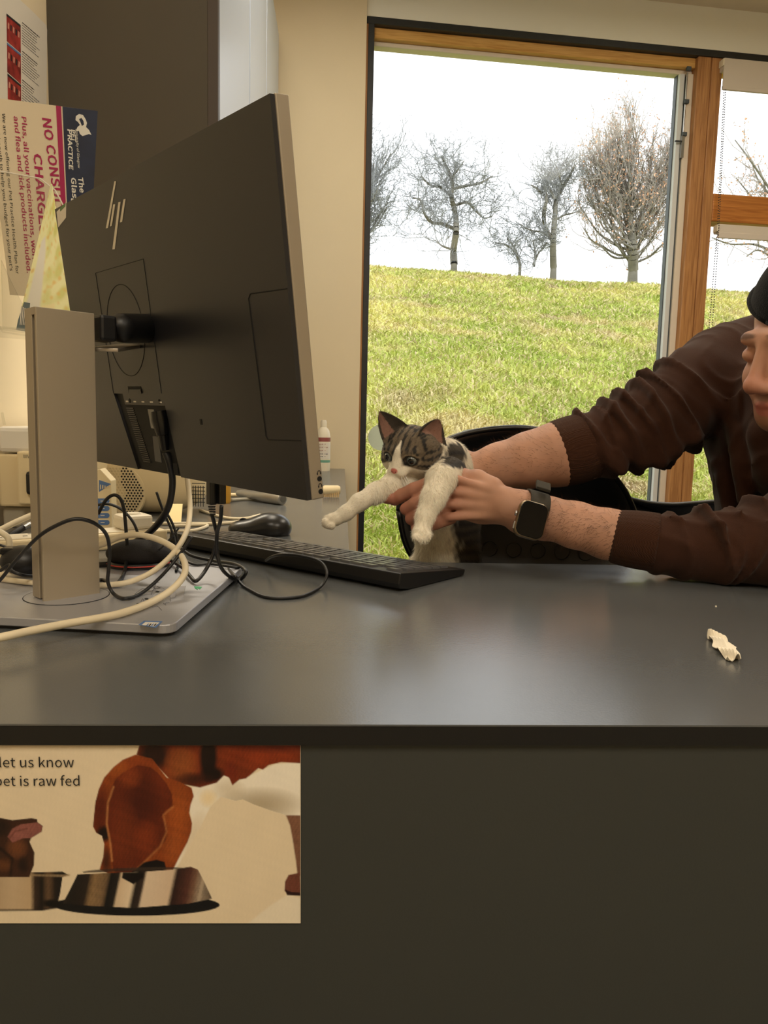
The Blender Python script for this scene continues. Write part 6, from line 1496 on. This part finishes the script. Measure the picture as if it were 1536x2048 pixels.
# torso, shoulders, hood
cc2([(1505, 745, 1.33, 100), (1560, 800, 1.27, 128), (1572, 900, 1.22, 138), (1585, 1010, 1.22, 136), (1590, 1150, 1.24, 150)], .03)
cc2([(1620, 800, 1.12, 130), (1660, 900, 1.08, 140), (1700, 1000, 1.12, 150), (1720, 1150, 1.20, 150)], .04); cc2([(1760, 850, 1.04, 105), (1640, 790, 1.15, 130)], .04)
cc2([(1440, 900, 1.24, 20), (1452, 960, 1.20, 17), (1462, 1040, 1.18, 16)], .012); cc2([(1478, 850, 1.16, 22), (1486, 930, 1.13, 20), (1490, 1000, 1.12, 16)], .012)
cc2([(1520, 690, 1.32, 48), (1600, 660, 1.24, 60), (1700, 690, 1.14, 66)], .03)
cc2([(1535, 870, 1.08, 40), (1560, 930, 1.07, 44), (1600, 960, 1.06, 40)], .012)
gg = np.stack(np.meshgrid(*CS.ax, indexing='ij'), -1)
ph = gg @ np.array([58., 10, 22]) + 1.4 * np.sin(gg @ np.array([14., 30, 26])) + .8 * np.sin(gg @ np.array([-30., 12, 41])); CS.d -= ((1 - np.abs(np.sin(ph))) ** 2 * .0032).astype(np.float32)
w1 = np.sin(gg @ np.array([62., 20, -30])) * np.sin(gg @ np.array([-21., 33, 47]) + 1.3); CS.d -= (w1 * .0016).astype(np.float32)
# keep the sleeve on the worktop
CS.d = np.maximum(CS.d, np.minimum((DESK + .0012 - CS.ax[2])[None, None, :], (YE + .012 - CS.ax[1])[None, :, None]).astype(np.float32))
CS.d = np.maximum(CS.d, (.60 - CS.ax[2])[None, None, :].astype(np.float32))
cv, cf = CS.mesh(2); rawmesh('hoodie', cv, cf, M['hoodie'], man, True, world=True)
# lower trunk, thighs and shins below the worktop line, in dark trousers
LS = SDF([.45, 1.09, 0], [1.45, 1.85, .80], .009)
LS.chain([(.80, 1.30, .66), (.90, 1.40, .52)], [.12, .16], .05); LS.chain([(.88, 1.30, .50), (.62, 1.22, .47), (.58, 1.24, .08)], [.085, .07, .045], .03); LS.chain([(.92, 1.52, .50), (.66, 1.60, .47), (.62, 1.60, .08)], [.085, .07, .045], .03)
LS.chain([(.60, 1.24, .05), (.50, 1.22, .035)], [.045, .035], .02); LS.chain([(.64, 1.60, .05), (.54, 1.60, .035)], [.045, .035], .02)
v, f = LS.mesh(2); rawmesh('trousers', v, f, mat('dark_trousers', (38, 40, 48), .9), man, True, world=True)
st = empty('stool', (.95, 1.42, 0), None, 'black stool beneath the person in the brown hoodie', 'stool')
MB().lathe([(0, .33), (.17, .33), (.18, .35), (.17, .372), (0, .375)], (.93, 1.42, 0), 32).build('seat', M['chair'], st, world=True, smooth='angle'); MB().lathe([(0, .02), (.025, .02), (.025, .33), (0, .33)], (.93, 1.42, 0), 16).build('column', M['steel'], st, world=True, smooth='angle'); MB().lathe([(0, 0), (.2, 0), (.19, .02), (0, .03)], (.93, 1.42, 0), 32).build('base', M['chair'], st, world=True, smooth='angle')
# ribbed cuffs
def cuff(pa_, pb_, ra, rb, tilt=0):
    a, b = P(*pa_), P(*pb_); d = (b - a) / np.linalg.norm(b - a); mb = MB(); n = 64
    A0 = np.array([0, -1., .2]); u = np.cross(d, A0); u /= np.linalg.norm(u); w_ = np.cross(d, u); L = np.linalg.norm(b - a); vs = []; rings = 12
    for i in range(rings + 1):
        t_ = i / rings; c = a + d * L * t_; r = ra + (rb - ra) * t_ + .0015 * math.sin(math.pi * t_)
        if i == 0: r -= .0022
        for k in range(n):
            an = 2 * math.pi * k / n; rk = r + (.0004 if k % 2 else -.0004); vs.append(c + (u * math.cos(an) + w_ * math.sin(an)) * rk + d * tilt * math.sin(an))
    f = [(i * n + k, i * n + (k + 1) % n, (i + 1) * n + (k + 1) % n, (i + 1) * n + k) for i in range(rings) for k in range(n)]
    o = rawmesh('cuff', vs, f, M['rib'], man, True, world=True); m = o.modifiers.new('thick', 'SOLIDIFY'); m.thickness = .003; m.offset = -1; m.use_rim = True
    return o
cuff((1111, 910, 1.20), (1180, 891, 1.20), rr(67, 1.2), rr(68, 1.2)); cuff((1223, 1072, 1.012), (1312, 1085, .993), rr(54, 1.0), rr(60, 1.0))
# beanie
BN = SDF(MHC - .15, MHC + [.16, .16, .19], .003)
BN.ell(mh(-.022, 0, .046), (.103, .083, .094), MBs, .01)
g = np.stack(np.meshgrid(*BN.ax, indexing='ij'), -1) - MHC; pl = (g @ hu_) + (g @ HF) * .10 + (g @ hs_) * .45 - .050
BN.d = np.maximum(BN.d, (-pl).astype(np.float32)); v, f = BN.mesh(2)
M['beanie'] = mat('black_wool', (14, 15, 19), .98, bump=1, bscale=700, sheen=.1, spec=.1, var=.3, vscale=200)
rawmesh('beanie', v, f, M['beanie'], man, True, world=True)
ring = []
for a in np.linspace(0, 2 * math.pi, 49):
    s_, f_ = math.sin(a) * .0800, math.cos(a) * .0985 - .022; ring.append(mh(f_, s_, .054 - .10 * f_ - .45 * s_))
MB().tube(ring, .005, 10).build('beanie_hem', M['beanie'], man, smooth=True, world=True)
# wrist watch
Wc = P(1063, 1040, .998); wx = P(1100, 1052, .998) - P(1025, 1030, 1.0); wx /= np.linalg.norm(wx)         # along forearm
wn_ = np.array([-.16, -.93, .30]); wn_ -= wn_.dot(wx) * wx; wn_ /= np.linalg.norm(wn_); wu = np.cross(wx, wn_); wu = -wu if wu[2] < 0 else wu
wt = empty('wrist_watch', Wc, None, 'square smart watch with gold coloured rim and dark fabric strap on the near wrist', 'watch')
WBm = np.column_stack([wx, wu, wn_])
def rbox(w_, h_, d0, d1, r, name, material, bevel=.001, n=6):
    pts = []
    for i, (sx, sy) in enumerate(((-1, -1), (1, -1), (1, 1), (-1, 1))):
        for k in range(n + 1):
            a = math.pi + i * math.pi / 2 + k * math.pi / 2 / n; pts.append(Wc + WBm @ np.array([sx * (w_ / 2 - r) + r * math.cos(a), sy * (h_ / 2 - r) + r * math.sin(a), d0]))
    return MB().prism(pts, wn_ * (d1 - d0)).build(name, material, wt, world=True, bevel=bevel, seg=3)
rbox(.040, .050, -.010, .002, .011, 'case', mat('gold_titanium', (150, 132, 104), .35, metal=.9), .003)
rbox(.0372, .0472, .0015, .0034, .0102, 'screen', mat('watch_glass', (4, 4, 6), .18, spec=.25), .0008)
MB().lathe([(0, 0), (.0035, 0), (.0035, .002), (0, .002)], Wc + WBm @ np.array([-.021, .004, -.004]), 16, -wx).build('crown', M['steel'], wt, world=True, smooth='angle')
MB().box(Wc + WBm @ np.array([-.0205, -.012, -.004]), (.002, .010, .003), M3=WBm).build('side_button', M['steel'], wt, world=True)
wc0 = P(1062, 1026, 1.043); band = []; nb_ = 40; vsb = []; ax0 = wx
uu = wn_; ww = wu
rad_ = rr(46, 1.04)
for i in range(nb_ + 1):
    a = 2 * math.pi * i / nb_; c = wc0 + (uu * math.cos(a) * .0400 + ww * math.sin(a) * rad_ * .90)
    for e_, rr_ in ((-.0135, 0), (.0135, 0)): vsb.append(c + ax0 * (e_ + .12 * 0))
f = [(2 * i, 2 * i + 1, 2 * i + 3, 2 * i + 2) for i in range(nb_)]
M['strap'] = mat('olive_strap', (58, 54, 46), .85, bump=.5, bscale=1200)
o = rawmesh('strap', vsb, f, M['strap'], wt, True, world=True); m = o.modifiers.new('thick', 'SOLIDIFY'); m.thickness = .0028; m.offset = 1
MB().box(wc0 + uu * .031 + ww * .0335, (.020, .016, .005), M3=np.column_stack([wx, ww * .75 - uu * .66, uu * .75 + ww * .66])).build('strap_loop', M['strap'], wt, world=True, bevel=.001)
